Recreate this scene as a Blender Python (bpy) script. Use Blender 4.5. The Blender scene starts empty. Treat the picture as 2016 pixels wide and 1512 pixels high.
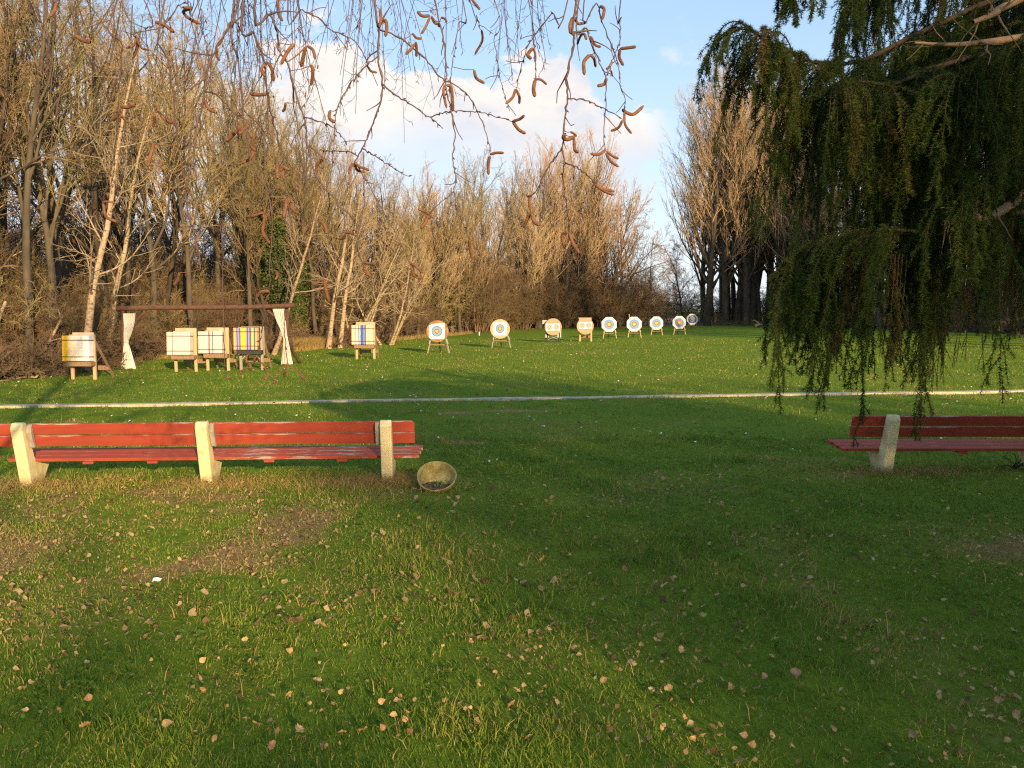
import bpy, math
import numpy as np
from mathutils import Vector, Matrix

S = bpy.context.scene
COL = S.collection
R = math.radians
rs = np.random.RandomState

# ------------------------------------------------------------------ camera
F = 1630.0; CX, CY = 1008.0, 756.0; HZ = 612.0; CAMH = 2.0
PITCH = math.atan((CY - HZ) / F)
cam_d = bpy.data.cameras.new('camera'); cam = bpy.data.objects.new('camera', cam_d); COL.objects.link(cam)
cam_d.sensor_width = 36.0; cam_d.lens = F / 2016 * 36.0
cam_d.clip_start = 0.05; cam_d.clip_end = 3000
cam.location = (0, 0, CAMH); cam.rotation_euler = (math.pi / 2 - PITCH, 0, 0)
S.camera = cam

# ------------------------------------------------------------------ light
SUN_EL = R(14.5)
SUN_AZ = R(156)          # clockwise from +Y: the sun stands behind the camera, to the right
sdir = Vector((math.sin(SUN_AZ) * math.cos(SUN_EL), math.cos(SUN_AZ) * math.cos(SUN_EL), math.sin(SUN_EL)))
sd = bpy.data.lights.new('sun', 'SUN'); so = bpy.data.objects.new('sun', sd); COL.objects.link(so)
sd.energy = 5.0; sd.angle = R(0.5); sd.color = (1.0, 0.72, 0.40)
so.rotation_euler = (-sdir).to_track_quat('-Z', 'Y').to_euler()
so.location = (20, -30, 40)

W = bpy.data.worlds.new('World'); S.world = W; W.use_nodes = True
nt = W.node_tree; nt.nodes.clear()
def N(t, typ, **kw):
    n = t.nodes.new(typ)
    for k, v in kw.items(): setattr(n, k, v)
    return n
def math_(t, op, a, b=None, clamp=False):
    n = t.nodes.new('ShaderNodeMath'); n.operation = op; n.use_clamp = clamp
    for i, v in enumerate((a, b)):
        if v is None: continue
        if isinstance(v, (int, float)): n.inputs[i].default_value = v
        else: t.links.new(v, n.inputs[i])
    return n.outputs[0]
def smooth(t, v, lo, hi):
    n = t.nodes.new('ShaderNodeMapRange'); n.interpolation_type = 'SMOOTHSTEP'
    t.links.new(v, n.inputs['Value']); n.inputs['From Min'].default_value = lo; n.inputs['From Max'].default_value = hi
    return n.outputs[0]
def noise(t, vec, scale, detail=4, rough=0.55, out='Fac'):
    n = t.nodes.new('ShaderNodeTexNoise'); n.inputs['Scale'].default_value = scale
    n.inputs['Detail'].default_value = detail; n.inputs['Roughness'].default_value = rough
    if vec is not None: t.links.new(vec, n.inputs['Vector'])
    return n.outputs[out]
def ramp(t, fac, stops, interp='LINEAR'):
    n = t.nodes.new('ShaderNodeValToRGB'); n.color_ramp.interpolation = interp
    e = n.color_ramp.elements
    while len(e) < len(stops): e.new(0.5)
    for i, (p, c) in enumerate(stops):
        e[i].position = p; e[i].color = (c[0], c[1], c[2], 1)
    if fac is not None: t.links.new(fac, n.inputs[0])
    return n.outputs[0]
def mixc(t, fac, a, b, mode='MIX'):
    n = t.nodes.new('ShaderNodeMix'); n.data_type = 'RGBA'; n.blend_type = mode
    for s, v in ((n.inputs['Factor'], fac), (n.inputs['A'], a), (n.inputs['B'], b)) if False else ((n.inputs[0], fac), (n.inputs[6], a), (n.inputs[7], b)):
        if isinstance(v, (int, float)): s.default_value = v
        elif isinstance(v, tuple): s.default_value = (v[0], v[1], v[2], 1)
        else: t.links.new(v, s)
    return n.outputs[2]

def build_sky():
    t = nt
    sky = N(t, 'ShaderNodeTexSky', sky_type='NISHITA', sun_disc=False)
    sky.sun_elevation = SUN_EL; sky.sun_rotation = SUN_AZ
    sky.air_density = 1.0; sky.dust_density = 0.7; sky.ozone_density = 1.6
    tc = N(t, 'ShaderNodeTexCoord')
    sep = N(t, 'ShaderNodeSeparateXYZ'); t.links.new(tc.outputs['Generated'], sep.inputs[0])
    yy = math_(t, 'MAXIMUM', math_(t, 'ABSOLUTE', sep.outputs[1]), 0.15)
    u = math_(t, 'DIVIDE', sep.outputs[0], yy)
    v = math_(t, 'DIVIDE', sep.outputs[2], yy)
    cmb = N(t, 'ShaderNodeCombineXYZ'); t.links.new(u, cmb.inputs[0])
    t.links.new(math_(t, 'MULTIPLY', v, 1.5), cmb.inputs[1])
    n1 = noise(t, cmb.outputs[0], 7.0, 8, 0.55)
    n2 = noise(t, cmb.outputs[0], 2.6, 3, 0.5)
    # cloud bank: puffy upper edge about 17 degrees up, sinking to the right
    top = math_(t, 'SUBTRACT', 0.300, math_(t, 'MULTIPLY', smooth(t, u, 0.05, 0.20), 0.10))
    edge = math_(t, 'ADD', math_(t, 'SUBTRACT', top, v),
                 math_(t, 'ADD', math_(t, 'MULTIPLY', math_(t, 'SUBTRACT', n1, 0.5), 0.34),
                       math_(t, 'MULTIPLY', math_(t, 'SUBTRACT', n2, 0.5), 0.16)))
    m_top = smooth(t, edge, 0.0, 0.02)
    low = smooth(t, math_(t, 'ADD', v, math_(t, 'MULTIPLY', math_(t, 'SUBTRACT', n2, 0.5), 0.35)), 0.10, 0.22)
    leftish = smooth(t, u, -0.15, -0.32)
    m_low = math_(t, 'MAXIMUM', low, math_(t, 'MULTIPLY', leftish, 0.75))
    right = smooth(t, math_(t, 'ADD', u, math_(t, 'MULTIPLY', math_(t, 'SUBTRACT', n1, 0.5), 0.16)), 0.215, 0.16)
    mask = math_(t, 'MULTIPLY', math_(t, 'MULTIPLY', m_top, m_low), right)
    # small loose puffs
    puffs = math_(t, 'MULTIPLY', smooth(t, n1, 0.60, 0.72), 0.5)
    mask = math_(t, 'MAXIMUM', mask, puffs)
    ccol = ramp(t, noise(t, cmb.outputs[0], 9.0, 6, 0.6), [(0.34, (0.72, 0.76, 0.86)), (0.5, (1.0, 0.92, 0.85)), (0.66, (1.0, 0.97, 0.91))])
    und = smooth(t, math_(t, 'ADD', v, math_(t, 'MULTIPLY', math_(t, 'SUBTRACT', n1, 0.5), 0.30)), 0.26, 0.15)
    ccol = mixc(t, math_(t, 'MULTIPLY', und, 0.7), ccol, (0.72, 0.76, 0.86))
    # thin veil that whitens the sky towards the horizon
    veil = smooth(t, v, 0.42, 0.0)
    bgS = N(t, 'ShaderNodeBackground'); bgS.inputs['Strength'].default_value = 0.12
    t.links.new(sky.outputs[0], bgS.inputs['Color'])
    bgV = N(t, 'ShaderNodeBackground'); bgV.inputs['Strength'].default_value = 0.66
    t.links.new(ramp(t, smooth(t, v, 0.0, 0.40), [(0.0, (0.74, 0.80, 0.88)), (0.45, (0.62, 0.77, 0.95)), (1.0, (0.46, 0.67, 0.97))]), bgV.inputs['Color'])
    bgC = N(t, 'ShaderNodeBackground'); bgC.inputs['Strength'].default_value = 0.58
    t.links.new(ccol, bgC.inputs['Color'])
    mv = N(t, 'ShaderNodeMixShader'); t.links.new(math_(t, 'ADD', math_(t, 'MULTIPLY', veil, 0.25), 0.60), mv.inputs[0])
    t.links.new(bgS.outputs[0], mv.inputs[1]); t.links.new(bgV.outputs[0], mv.inputs[2])
    mc = N(t, 'ShaderNodeMixShader'); t.links.new(math_(t, 'MULTIPLY', mask, 0.95), mc.inputs[0])
    t.links.new(mv.outputs[0], mc.inputs[1]); t.links.new(bgC.outputs[0], mc.inputs[2])
    out = N(t, 'ShaderNodeOutputWorld'); t.links.new(mc.outputs[0], out.inputs['Surface'])
build_sky()

S.view_settings.view_transform = 'Standard'; S.view_settings.look = 'None'
S.view_settings.exposure = 0.86; S.view_settings.gamma = 1.0
S.render.engine = 'CYCLES'
S.cycles.max_bounces = 6; S.cycles.diffuse_bounces = 3; S.cycles.glossy_bounces = 2
S.cycles.transmission_bounces = 2; S.cycles.transparent_max_bounces = 4
S.cycles.use_denoising = False
S.cycles.sample_clamp_indirect = 4.0
S.cycles.filter_width = 1.2

# ------------------------------------------------------------------ placing
_f = np.array([0, math.cos(PITCH), -math.sin(PITCH)]); _u = np.array([0, math.sin(PITCH), math.cos(PITCH)])
def ray(px, py):
    return _f + np.array([1.0, 0, 0]) * (px - CX) / F - _u * (py - CY) / F
def at(px, py, Y):                       # point of the ray through a photo pixel at world distance Y
    d = ray(px, py); return np.array([0, 0, CAMH]) + d * (Y / d[1])
def ground(px, py):
    d = ray(px, py); return np.array([0, 0, CAMH]) + d * (CAMH / -d[2])
def gx(px, Y):
    return at(px, HZ, Y)[0]

# ------------------------------------------------------------------ objects
def tag(o, label=None, cat=None, group=None, kind=None):
    if label: o['label'] = label
    if cat: o['category'] = cat
    if group: o['group'] = group
    if kind: o['kind'] = kind
    return o
def empty(name, loc=(0, 0, 0), rz=0.0):
    o = bpy.data.objects.new(name, None); o.empty_display_size = 0.2; COL.objects.link(o)
    o.location = loc; o.rotation_euler = (0, 0, rz); return o
def link(name, me, parent=None):
    o = bpy.data.objects.new(name, me); COL.objects.link(o)
    if parent is not None: o.parent = parent
    return o
def copy_tree(o, parent=None):
    c = o.copy(); COL.objects.link(c)
    if parent is not None: c.parent = parent
    for ch in list(o.children): copy_tree(ch, c)
    return c

def np_mesh(name, V, faces, mats, attrs=None, fmat=None, smooth_=False):
    """V (n,3); faces = list of int arrays (m,3) / (m,4)"""
    me = bpy.data.meshes.new(name)
    V = np.ascontiguousarray(V, dtype=np.float32)
    me.vertices.add(len(V)); me.vertices.foreach_set('co', V.ravel())
    faces = [np.asarray(f, dtype=np.int32) for f in faces if len(f)]
    loops = np.concatenate([f.ravel() for f in faces])
    counts = np.concatenate([np.full(len(f), f.shape[1], dtype=np.int32) for f in faces])
    starts = np.concatenate([[0], np.cumsum(counts)[:-1]]).astype(np.int32)
    me.loops.add(len(loops)); me.loops.foreach_set('vertex_index', loops)
    me.polygons.add(len(counts)); me.polygons.foreach_set('loop_start', starts)
    try: me.polygons.foreach_set('loop_total', counts)
    except Exception: pass
    for m in (mats if isinstance(mats, (list, tuple)) else [mats]): me.materials.append(m)
    if fmat is not None: me.polygons.foreach_set('material_index', np.asarray(fmat, dtype=np.int32))
    me.polygons.foreach_set('use_smooth', np.full(len(counts), bool(smooth_)))
    if attrs:
        for k, v in attrs.items():
            a = me.attributes.new(k, 'FLOAT', 'POINT'); a.data.foreach_set('value', np.asarray(v, dtype=np.float32))
    me.update(calc_edges=True)
    return me

class MB:
    """collects hard shapes into one mesh"""
    def __init__(s): s.v = []; s.f = []; s.m = []; s.n = 0; s.sm = []
    def add(s, V, Fs, m=0, sm=False):
        V = np.asarray(V, float); s.v.append(V)
        for f in Fs: s.f.append([i + s.n for i in f]); s.m.append(m); s.sm.append(sm)
        s.n += len(V); return s
    def prism(s, poly, a, b, axis='x', m=0):
        """polygon in the two other axes, extruded along axis from a to b"""
        k = len(poly); V = []
        for t in (a, b):
            for p, q in poly:
                V.append({'x': (t, p, q), 'y': (p, t, q), 'z': (p, q, t)}[axis])
        Fs = [list(range(k)), list(range(2 * k - 1, k - 1, -1))]
        for i in range(k):
            j = (i + 1) % k; Fs.append([i, i + k, j + k, j])
        return s.add(V, Fs, m)
    def box(s, lo, hi, m=0):
        (x0, y0, z0), (x1, y1, z1) = lo, hi
        return s.prism([(x0, y0), (x1, y0), (x1, y1), (x0, y1)], z0, z1, 'z', m)
    def bar(s, p, q, w, t, m=0, up=(0, 0, 1)):
        """rectangular bar from p to q, w across, t deep"""
        p = np.array(p, float); q = np.array(q, float); d = q - p; d /= np.linalg.norm(d)
        u = np.cross(d, up)
        if np.linalg.norm(u) < 1e-3: u = np.array([1.0, 0, 0])
        u = u / np.linalg.norm(u); v = np.cross(u, d)
        V = []
        for c in (p, q):
            for a, b in ((-1, -1), (1, -1), (1, 1), (-1, 1)): V.append(c + u * a * w / 2 + v * b * t / 2)
        return s.add(V, [[0, 1, 2, 3], [7, 6, 5, 4], [0, 4, 5, 1], [1, 5, 6, 2], [2, 6, 7, 3], [3, 7, 4, 0]], m)
    def tube(s, pts, rad, sides=10, m=0, cap=True):
        P = np.asarray(pts, float)[None]; k = P.shape[1]
        Rr = np.broadcast_to(np.asarray(rad, float), (k,))[None]
        V, Q = tubes(P, Rr, sides)
        Fs = [list(f) for f in Q]
        if cap: Fs += [list(range(sides))[::-1], list(range((k - 1) * sides, k * sides))]
        return s.add(V, Fs, m, True)
    def build(s, name, mats, parent=None, bevel=0.0, loc=None):
        me = bpy.data.meshes.new(name); me.from_pydata([tuple(x) for x in np.concatenate(s.v)], [], s.f)
        for mt in (mats if isinstance(mats, (list, tuple)) else [mats]): me.materials.append(mt)
        me.polygons.foreach_set('material_index', s.m); me.polygons.foreach_set('use_smooth', s.sm)
        me.update()
        o = link(name, me, parent)
        if loc is not None: o.location = loc
        if bevel:
            b = o.modifiers.new('bevel', 'BEVEL'); b.width = bevel; b.segments = 2; b.limit_method = 'ANGLE'
        return o

def tubes(P, Rd, sides):
    """P (n,k,3), Rd (n,k) -> verts, quads of open tubes"""
    P = np.asarray(P, float); Rd = np.asarray(Rd, float); n, k, _ = P.shape
    T = np.gradient(P, axis=1); T /= (np.linalg.norm(T, axis=2, keepdims=True) + 1e-9)
    main = P[:, -1] - P[:, 0]
    ref = np.zeros((n, 3)); ax = np.abs(main).argmin(1); ref[np.arange(n), ax] = 1
    U = np.cross(T, ref[:, None, :]); U /= (np.linalg.norm(U, axis=2, keepdims=True) + 1e-9)
    Vv = np.cross(T, U)
    a = np.arange(sides) * 2 * np.pi / sides
    ring = U[:, :, None, :] * np.cos(a)[None, None, :, None] + Vv[:, :, None, :] * np.sin(a)[None, None, :, None]
    V = P[:, :, None, :] + ring * Rd[:, :, None, None]
    V = V.reshape(-1, 3)
    base = (np.arange(n) * k * sides)[:, None, None] + (np.arange(k - 1) * sides)[None, :, None]
    i = np.arange(sides)[None, None, :]; j = (i + 1) % sides
    Q = np.stack([base + i, base + j, base + sides + j, base + sides + i], -1).reshape(-1, 4)
    return V, Q

def tube_mesh(name, sets, mat, smooth_=True):
    """sets: list of (P, R, sides)"""
    Vs, Qs, off = [], [], 0
    for P, Rd, sd_ in sets:
        if len(P) == 0: continue
        V, Q = tubes(P, Rd, sd_); Vs.append(V); Qs.append(Q + off); off += len(V)
    return np_mesh(name, np.concatenate(Vs), [np.concatenate(Qs)], mat, smooth_=smooth_)

# ------------------------------------------------------------------ materials
def mat(name, rough=0.85):
    m = bpy.data.materials.new(name); m.use_nodes = True
    b = m.node_tree.nodes['Principled BSDF']; b.inputs['Roughness'].default_value = rough
    b.inputs['Specular IOR Level'].default_value = 0.3
    return m, m.node_tree, b
def varied(name, stops, scale=6.0, rough=0.85, bump=0.0, stretch=(1, 1, 1), detail=6, bump_scale=None, per_object=0.0, coord='Object'):
    """procedural material: fractal noise in object space through a colour ramp"""
    m, t, b = mat(name, rough)
    tc = N(t, 'ShaderNodeTexCoord'); mp = N(t, 'ShaderNodeMapping'); mp.inputs['Scale'].default_value = stretch
    t.links.new(tc.outputs[coord], mp.inputs['Vector'])
    f = noise(t, mp.outputs[0], scale, detail, 0.62)
    c = ramp(t, f, stops)
    if per_object:
        oi = N(t, 'ShaderNodeObjectInfo')
        hs = N(t, 'ShaderNodeHueSaturation')
        k = math_(t, 'ADD', math_(t, 'MULTIPLY', oi.outputs['Random'], 2 * per_object), 1 - per_object)
        t.links.new(k, hs.inputs['Value']); t.links.new(c, hs.inputs['Color'])
        k2 = math_(t, 'ADD', math_(t, 'MULTIPLY', math_(t, 'FRACT', math_(t, 'MULTIPLY', oi.outputs['Random'], 7.31)), 0.022), 0.489)
        t.links.new(k2, hs.inputs['Hue']); c = hs.outputs[0]
    t.links.new(c, b.inputs['Base Color'])
    if bump:
        bn = N(t, 'ShaderNodeBump'); bn.inputs['Strength'].default_value = bump; bn.inputs['Distance'].default_value = 0.01
        t.links.new(noise(t, mp.outputs[0], bump_scale or scale * 4, 5, 0.6), bn.inputs['Height'])
        t.links.new(bn.outputs[0], b.inputs['Normal'])
    return m

M = {}
M['bark'] = varied('bark', [(0.3, (0.04, 0.030, 0.020)), (0.55, (0.085, 0.064, 0.042)), (0.75, (0.14, 0.11, 0.07))], 3, 0.9, 0.6, (1, 1, 0.3), per_object=0.25)
M['bark_grey'] = varied('bark_grey', [(0.3, (0.05, 0.040, 0.028)), (0.6, (0.105, 0.082, 0.055)), (0.8, (0.16, 0.125, 0.085))], 3, 0.9, 0.6, (1, 1, 0.3), per_object=0.25)
M['bark_pale'] = varied('bark_pale', [(0.36, (0.10, 0.07, 0.045)), (0.48, (0.30, 0.22, 0.13)), (0.8, (0.46, 0.36, 0.23))], 7, 0.85, 0.3, (1, 1, 1.6), per_object=0.1)
M['twig_brown'] = varied('twig_brown', [(0.3, (0.17, 0.115, 0.055)), (0.7, (0.36, 0.245, 0.12))], 0.6, 0.85, per_object=0.25)
M['bramble'] = varied('bramble', [(0.3, (0.08, 0.052, 0.03)), (0.7, (0.19, 0.125, 0.068))], 0.8, 0.85, per_object=0.3)
M['shrub_brown'] = varied('shrub_brown', [(0.3, (0.09, 0.060, 0.030)), (0.7, (0.20, 0.132, 0.066))], 0.7, 0.85, per_object=0.3)
M['twig_tan'] = varied('twig_tan', [(0.3, (0.28, 0.19, 0.095)), (0.7, (0.48, 0.335, 0.175))], 0.5, 0.85, per_object=0.22)
M['twig_olive'] = varied('twig_olive', [(0.3, (0.14, 0.11, 0.042)), (0.7, (0.30, 0.23, 0.09))], 0.6, 0.85, per_object=0.25)
M['twig_red'] = varied('twig_red', [(0.3, (0.32, 0.21, 0.115)), (0.7, (0.50, 0.35, 0.20))], 0.3, 0.85, per_object=0.15)
M['twig_pale'] = varied('twig_pale', [(0.3, (0.26, 0.19, 0.11)), (0.7, (0.42, 0.32, 0.19))], 1.0, 0.85)
M['ivy'] = varied('ivy', [(0.3, (0.03, 0.05, 0.012)), (0.7, (0.10, 0.13, 0.03))], 8, 0.5)
M['willow_gold'] = varied('willow_gold', [(0.3, (0.36, 0.25, 0.09)), (0.7, (0.50, 0.37, 0.15))], 0.5, 0.85)
M['wood_new'] = varied('wood_new', [(0.3, (0.40, 0.25, 0.13)), (0.7, (0.58, 0.40, 0.22))], 6, 0.75, 0.2, (6, 6, 0.8))
M['wood_old'] = varied('wood_old', [(0.3, (0.17, 0.10, 0.06)), (0.7, (0.30, 0.19, 0.11))], 6, 0.8, 0.2, (6, 6, 0.8))
M['wood_grey'] = varied('wood_grey', [(0.3, (0.20, 0.17, 0.13)), (0.7, (0.36, 0.31, 0.25))], 6, 0.85, 0.2, (6, 6, 0.8))
M['log'] = varied('log', [(0.3, (0.055, 0.028, 0.018)), (0.7, (0.13, 0.065, 0.038))], 5, 0.85, 0.4, (0.6, 4, 4))
M['board'] = varied('board', [(0.3, (0.44, 0.27, 0.17)), (0.7, (0.56, 0.37, 0.25))], 5, 0.8, 0.1)
M['strap'] = varied('strap', [(0.3, (0.02, 0.015, 0.012)), (0.7, (0.05, 0.035, 0.03))], 10, 0.6)
M['iron'] = varied('iron', [(0.3, (0.02, 0.018, 0.016)), (0.7, (0.05, 0.045, 0.04))], 10, 0.55)
M['grey_metal'] = varied('grey_metal', [(0.3, (0.26, 0.27, 0.27)), (0.7, (0.40, 0.41, 0.40))], 8, 0.5)
M['straw_dark'] = varied('straw_dark', [(0.3, (0.14, 0.06, 0.025)), (0.55, (0.34, 0.17, 0.07)), (0.75, (0.46, 0.26, 0.11))], 6, 0.95, 0.7)
M['straw_pale'] = varied('straw_pale', [(0.3, (0.44, 0.28, 0.17)), (0.7, (0.54, 0.36, 0.23))], 5, 0.95, 0.3)
M['straw_tan'] = varied('straw_tan', [(0.3, (0.34, 0.225, 0.14)), (0.7, (0.44, 0.30, 0.19))], 5, 0.95, 0.3)
M['foam_white'] = varied('foam_white', [(0.3, (0.58, 0.58, 0.56)), (0.7, (0.67, 0.67, 0.65))], 5, 0.8, 0.1)
M['paper'] = varied('paper', [(0.3, (0.64, 0.63, 0.60)), (0.7, (0.73, 0.72, 0.69))], 6, 0.8)
M['curtain'] = varied('curtain', [(0.3, (0.48, 0.46, 0.40)), (0.7, (0.60, 0.58, 0.51))], 3, 0.9, 0.05)

def concrete_paint():
    m, t, b = mat('cream_concrete', 0.8)
    tc = N(t, 'ShaderNodeTexCoord')
    base = ramp(t, noise(t, tc.outputs['Object'], 7, 6, 0.6), [(0.3, (0.54, 0.45, 0.23)), (0.6, (0.70, 0.60, 0.34))])
    n = noise(t, tc.outputs['Object'], 16, 6, 0.75)
    c = mixc(t, math_(t, 'MULTIPLY', smooth(t, n, 0.66, 0.76), 0.8), base, (0.12, 0.10, 0.07))
    c = mixc(t, math_(t, 'MULTIPLY', smooth(t, noise(t, tc.outputs['Object'], 5, 4, 0.6), 0.55, 0.7), 0.45), c, (0.34, 0.30, 0.19))
    sp = N(t, 'ShaderNodeSeparateXYZ'); t.links.new(tc.outputs['Object'], sp.inputs[0])
    soil = smooth(t, math_(t, 'ADD', sp.outputs[2], math_(t, 'MULTIPLY', math_(t, 'SUBTRACT', n, 0.5), 0.25)), 0.12, 0.0)
    c = mixc(t, math_(t, 'MULTIPLY', soil, 0.7), c, (0.18, 0.13, 0.06))
    t.links.new(c, b.inputs['Base Color'])
    bn = N(t, 'ShaderNodeBump'); bn.inputs['Strength'].default_value = 0.5; bn.inputs['Distance'].default_value = 0.006
    t.links.new(noise(t, tc.outputs['Object'], 40, 6, 0.7), bn.inputs['Height']); t.links.new(bn.outputs[0], b.inputs['Normal'])
    return m
M['concrete'] = concrete_paint()
def red_paint(name, peel, base=((0.40, 0.055, 0.025), (0.52, 0.085, 0.038))):
    m, t, b = mat(name, 0.65); b.inputs['Specular IOR Level'].default_value = 0.15
    tc = N(t, 'ShaderNodeTexCoord'); mp = N(t, 'ShaderNodeMapping'); mp.inputs['Scale'].default_value = (1.2, 9, 9)
    t.links.new(tc.outputs['Object'], mp.inputs['Vector'])
    c = ramp(t, noise(t, mp.outputs[0], 2.2, 6, 0.6), [(0.3, base[0]), (0.7, base[1])])
    pn = noise(t, mp.outputs[0], 2.6, 8, 0.68)
    c = mixc(t, smooth(t, pn, 0.70 - peel, 0.715 - peel), c, ramp(t, noise(t, mp.outputs[0], 9, 4), [(0.3, (0.27, 0.22, 0.17)), (0.7, (0.46, 0.39, 0.31))]))
    sp = N(t, 'ShaderNodeSeparateXYZ'); t.links.new(tc.outputs['Object'], sp.inputs[0])
    ed = smooth(t, math_(t, 'ADD', sp.outputs[2], math_(t, 'MULTIPLY', math_(t, 'SUBTRACT', pn, 0.52), 0.10)), 0.058, 0.066)
    c = mixc(t, math_(t, 'MULTIPLY', ed, 0.8), c, (0.42, 0.33, 0.26))
    grn = noise(t, mp.outputs[0], 1.1, 3, 0.5); c = mixc(t, math_(t, 'MULTIPLY', smooth(t, grn, 0.45, 0.75), 0.5), c, (0.16, 0.03, 0.02))
    t.links.new(c, b.inputs['Base Color'])
    bn = N(t, 'ShaderNodeBump'); bn.inputs['Strength'].default_value = 0.25; bn.inputs['Distance'].default_value = 0.004
    t.links.new(pn, bn.inputs['Height']); t.links.new(bn.outputs[0], b.inputs['Normal'])
    return m
M['red'] = red_paint('red_paint', 0.0, ((0.24, 0.040, 0.024), (0.35, 0.062, 0.034)))
M['red_cleat'] = varied('red_cleat', [(0.3, (0.22, 0.035, 0.02)), (0.7, (0.33, 0.055, 0.03))], 12, 0.6)
M['red_seat'] = red_paint('red_seat_paint', 0.055, ((0.26, 0.045, 0.022), (0.37, 0.075, 0.036)))
M['red_worn'] = red_paint('red_worn_paint', 0.15, ((0.27, 0.05, 0.024), (0.37, 0.08, 0.038)))

def stripes(name, w, bands, fine=60.0):
    """foam layers standing on edge: bands = (start fraction, colour)"""
    m, t, b = mat(name, 0.85)
    tc = N(t, 'ShaderNodeTexCoord'); sp = N(t, 'ShaderNodeSeparateXYZ'); t.links.new(tc.outputs['Object'], sp.inputs[0])
    wob = math_(t, 'MULTIPLY', math_(t, 'SUBTRACT', noise(t, tc.outputs['Object'], 3, 3), 0.5), 0.03)
    fr = math_(t, 'ADD', math_(t, 'ADD', math_(t, 'DIVIDE', sp.outputs[0], w), 0.5), wob)
    c = ramp(t, fr, bands, 'CONSTANT')
    c = mixc(t, math_(t, 'MULTIPLY', noise(t, tc.outputs['Object'], 14, 5, 0.7), 0.30), c, (0.45, 0.38, 0.28), 'MULTIPLY')
    t.links.new(c, b.inputs['Base Color'])
    wv = N(t, 'ShaderNodeTexWave'); wv.bands_direction = 'X'; wv.inputs['Scale'].default_value = fine / 2
    wv.inputs['Distortion'].default_value = 1.0
    t.links.new(tc.outputs['Object'], wv.inputs['Vector'])
    bn = N(t, 'ShaderNodeBump'); bn.inputs['Strength'].default_value = 0.4; bn.inputs['Distance'].default_value = 0.006
    t.links.new(wv.outputs['Fac'], bn.inputs['Height']); t.links.new(bn.outputs[0], b.inputs['Normal'])
    return m
YEL, RED, BLU, BLK = (0.80, 0.52, 0.05), (0.72, 0.09, 0.07), (0.15, 0.42, 0.68), (0.10, 0.10, 0.10)
def rings(name, r, stops, centres=((0, 0),)):
    """archery face: constant rings by distance from the centre in the face's own plane"""
    m, t, b = mat(name, 0.8)
    tc = N(t, 'ShaderNodeTexCoord'); sp = N(t, 'ShaderNodeSeparateXYZ'); t.links.new(tc.outputs['Object'], sp.inputs[0])
    dd = None
    for cx, cz in centres:
        dx = math_(t, 'SUBTRACT', sp.outputs[0], cx); dz = math_(t, 'SUBTRACT', sp.outputs[2], cz)
        d = math_(t, 'SQRT', math_(t, 'ADD', math_(t, 'MULTIPLY', dx, dx), math_(t, 'MULTIPLY', dz, dz)))
        dd = d if dd is None else math_(t, 'MINIMUM', dd, d)
    c = ramp(t, math_(t, 'DIVIDE', dd, r), stops, 'CONSTANT')
    c = mixc(t, math_(t, 'MULTIPLY', noise(t, tc.outputs['Object'], 12, 5, 0.7), 0.22), c, (0.5, 0.45, 0.38), 'MULTIPLY')
    t.links.new(c, b.inputs['Base Color'])
    return m
WHT = (0.68, 0.67, 0.64)

# ------------------------------------------------------------------ ground
def vnoise(x, y, seed, scale):
    """smooth value noise for masks that blades and soil share"""
    r = rs(seed); G = r.rand(64, 64)
    X = x * scale; Y = y * scale; i = np.floor(X).astype(int); j = np.floor(Y).astype(int)
    fx = X - i; fy = Y - j; fx = fx * fx * (3 - 2 * fx); fy = fy * fy * (3 - 2 * fy)
    g = lambda a, b: G[a % 64, b % 64]
    return (g(i, j) * (1 - fx) + g(i + 1, j) * fx) * (1 - fy) + (g(i, j + 1) * (1 - fx) + g(i + 1, j + 1) * fx) * fy
def fbm(x, y, seed, scale):
    return 0.5 * vnoise(x, y, seed, scale) + 0.3 * vnoise(x, y, seed + 1, scale * 2.3) + 0.2 * vnoise(x, y, seed + 2, scale * 5.1)
BP = [ground(62, 952), ground(408, 951), ground(764, 944)]       # feet of the left bench
RP = [ground(1745, 931)]
def sstep(v, a, b):
    t = np.clip((v - a) / (b - a), 0, 1); return t * t * (3 - 2 * t)
def dryness(x, y):
    """0 lush lawn .. 1 thatch and bare soil"""
    x = np.asarray(x, float); y = np.asarray(y, float)
    d = sstep(fbm(x, y, 11, 0.55), 0.52, 0.72) * 0.55
    left = sstep(0.9 - x, 0, 2.6) * sstep(y, 4.4, 6.5) * sstep(11.0 - y, 0.6, 2.2)      # littered ground in front of the long bench
    d = np.maximum(d, left * sstep(fbm(x, y, 31, 0.9), 0.22, 0.70) * 0.90)
    for p, r_ in [(b, 0.75) for b in BP] + [(RP[0], 0.9)]:
        d = np.maximum(d, 0.9 * np.exp(-(((x - p[0]) / (r_ * 1.6)) ** 2 + ((y - p[1] + 0.1) / (r_ * 0.6)) ** 2)) * sstep(fbm(x, y, 71, 2.2), 0.25, 0.5))
    d = np.maximum(d, 0.95 * np.exp(-(((x - 4.5) / 1.3) ** 2 + ((y - 6.9) / 0.75) ** 2)) * sstep(fbm(x, y, 81, 1.7), 0.2, 0.5))
    for (cx, cy, w, h) in ((140, 828, 0.55, 0.22), (900, 812, 0.5, 0.3), (890, 870, 0.6, 0.25), (1010, 690, 2.0, 0.9), (560, 905, 0.6, 0.2), (1000, 808, 1.2, 0.25), (250, 940, 0.45, 0.15), (430, 936, 0.4, 0.15)):
        p = ground(cx, cy)
        d = np.maximum(d, np.exp(-(((x - p[0]) / w) ** 2 + ((y - p[1]) / h) ** 2) ** 2) * sstep(fbm(x, y, 91, 1.6), 0.25, 0.55))
    return np.clip(d, 0, 1)
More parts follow.
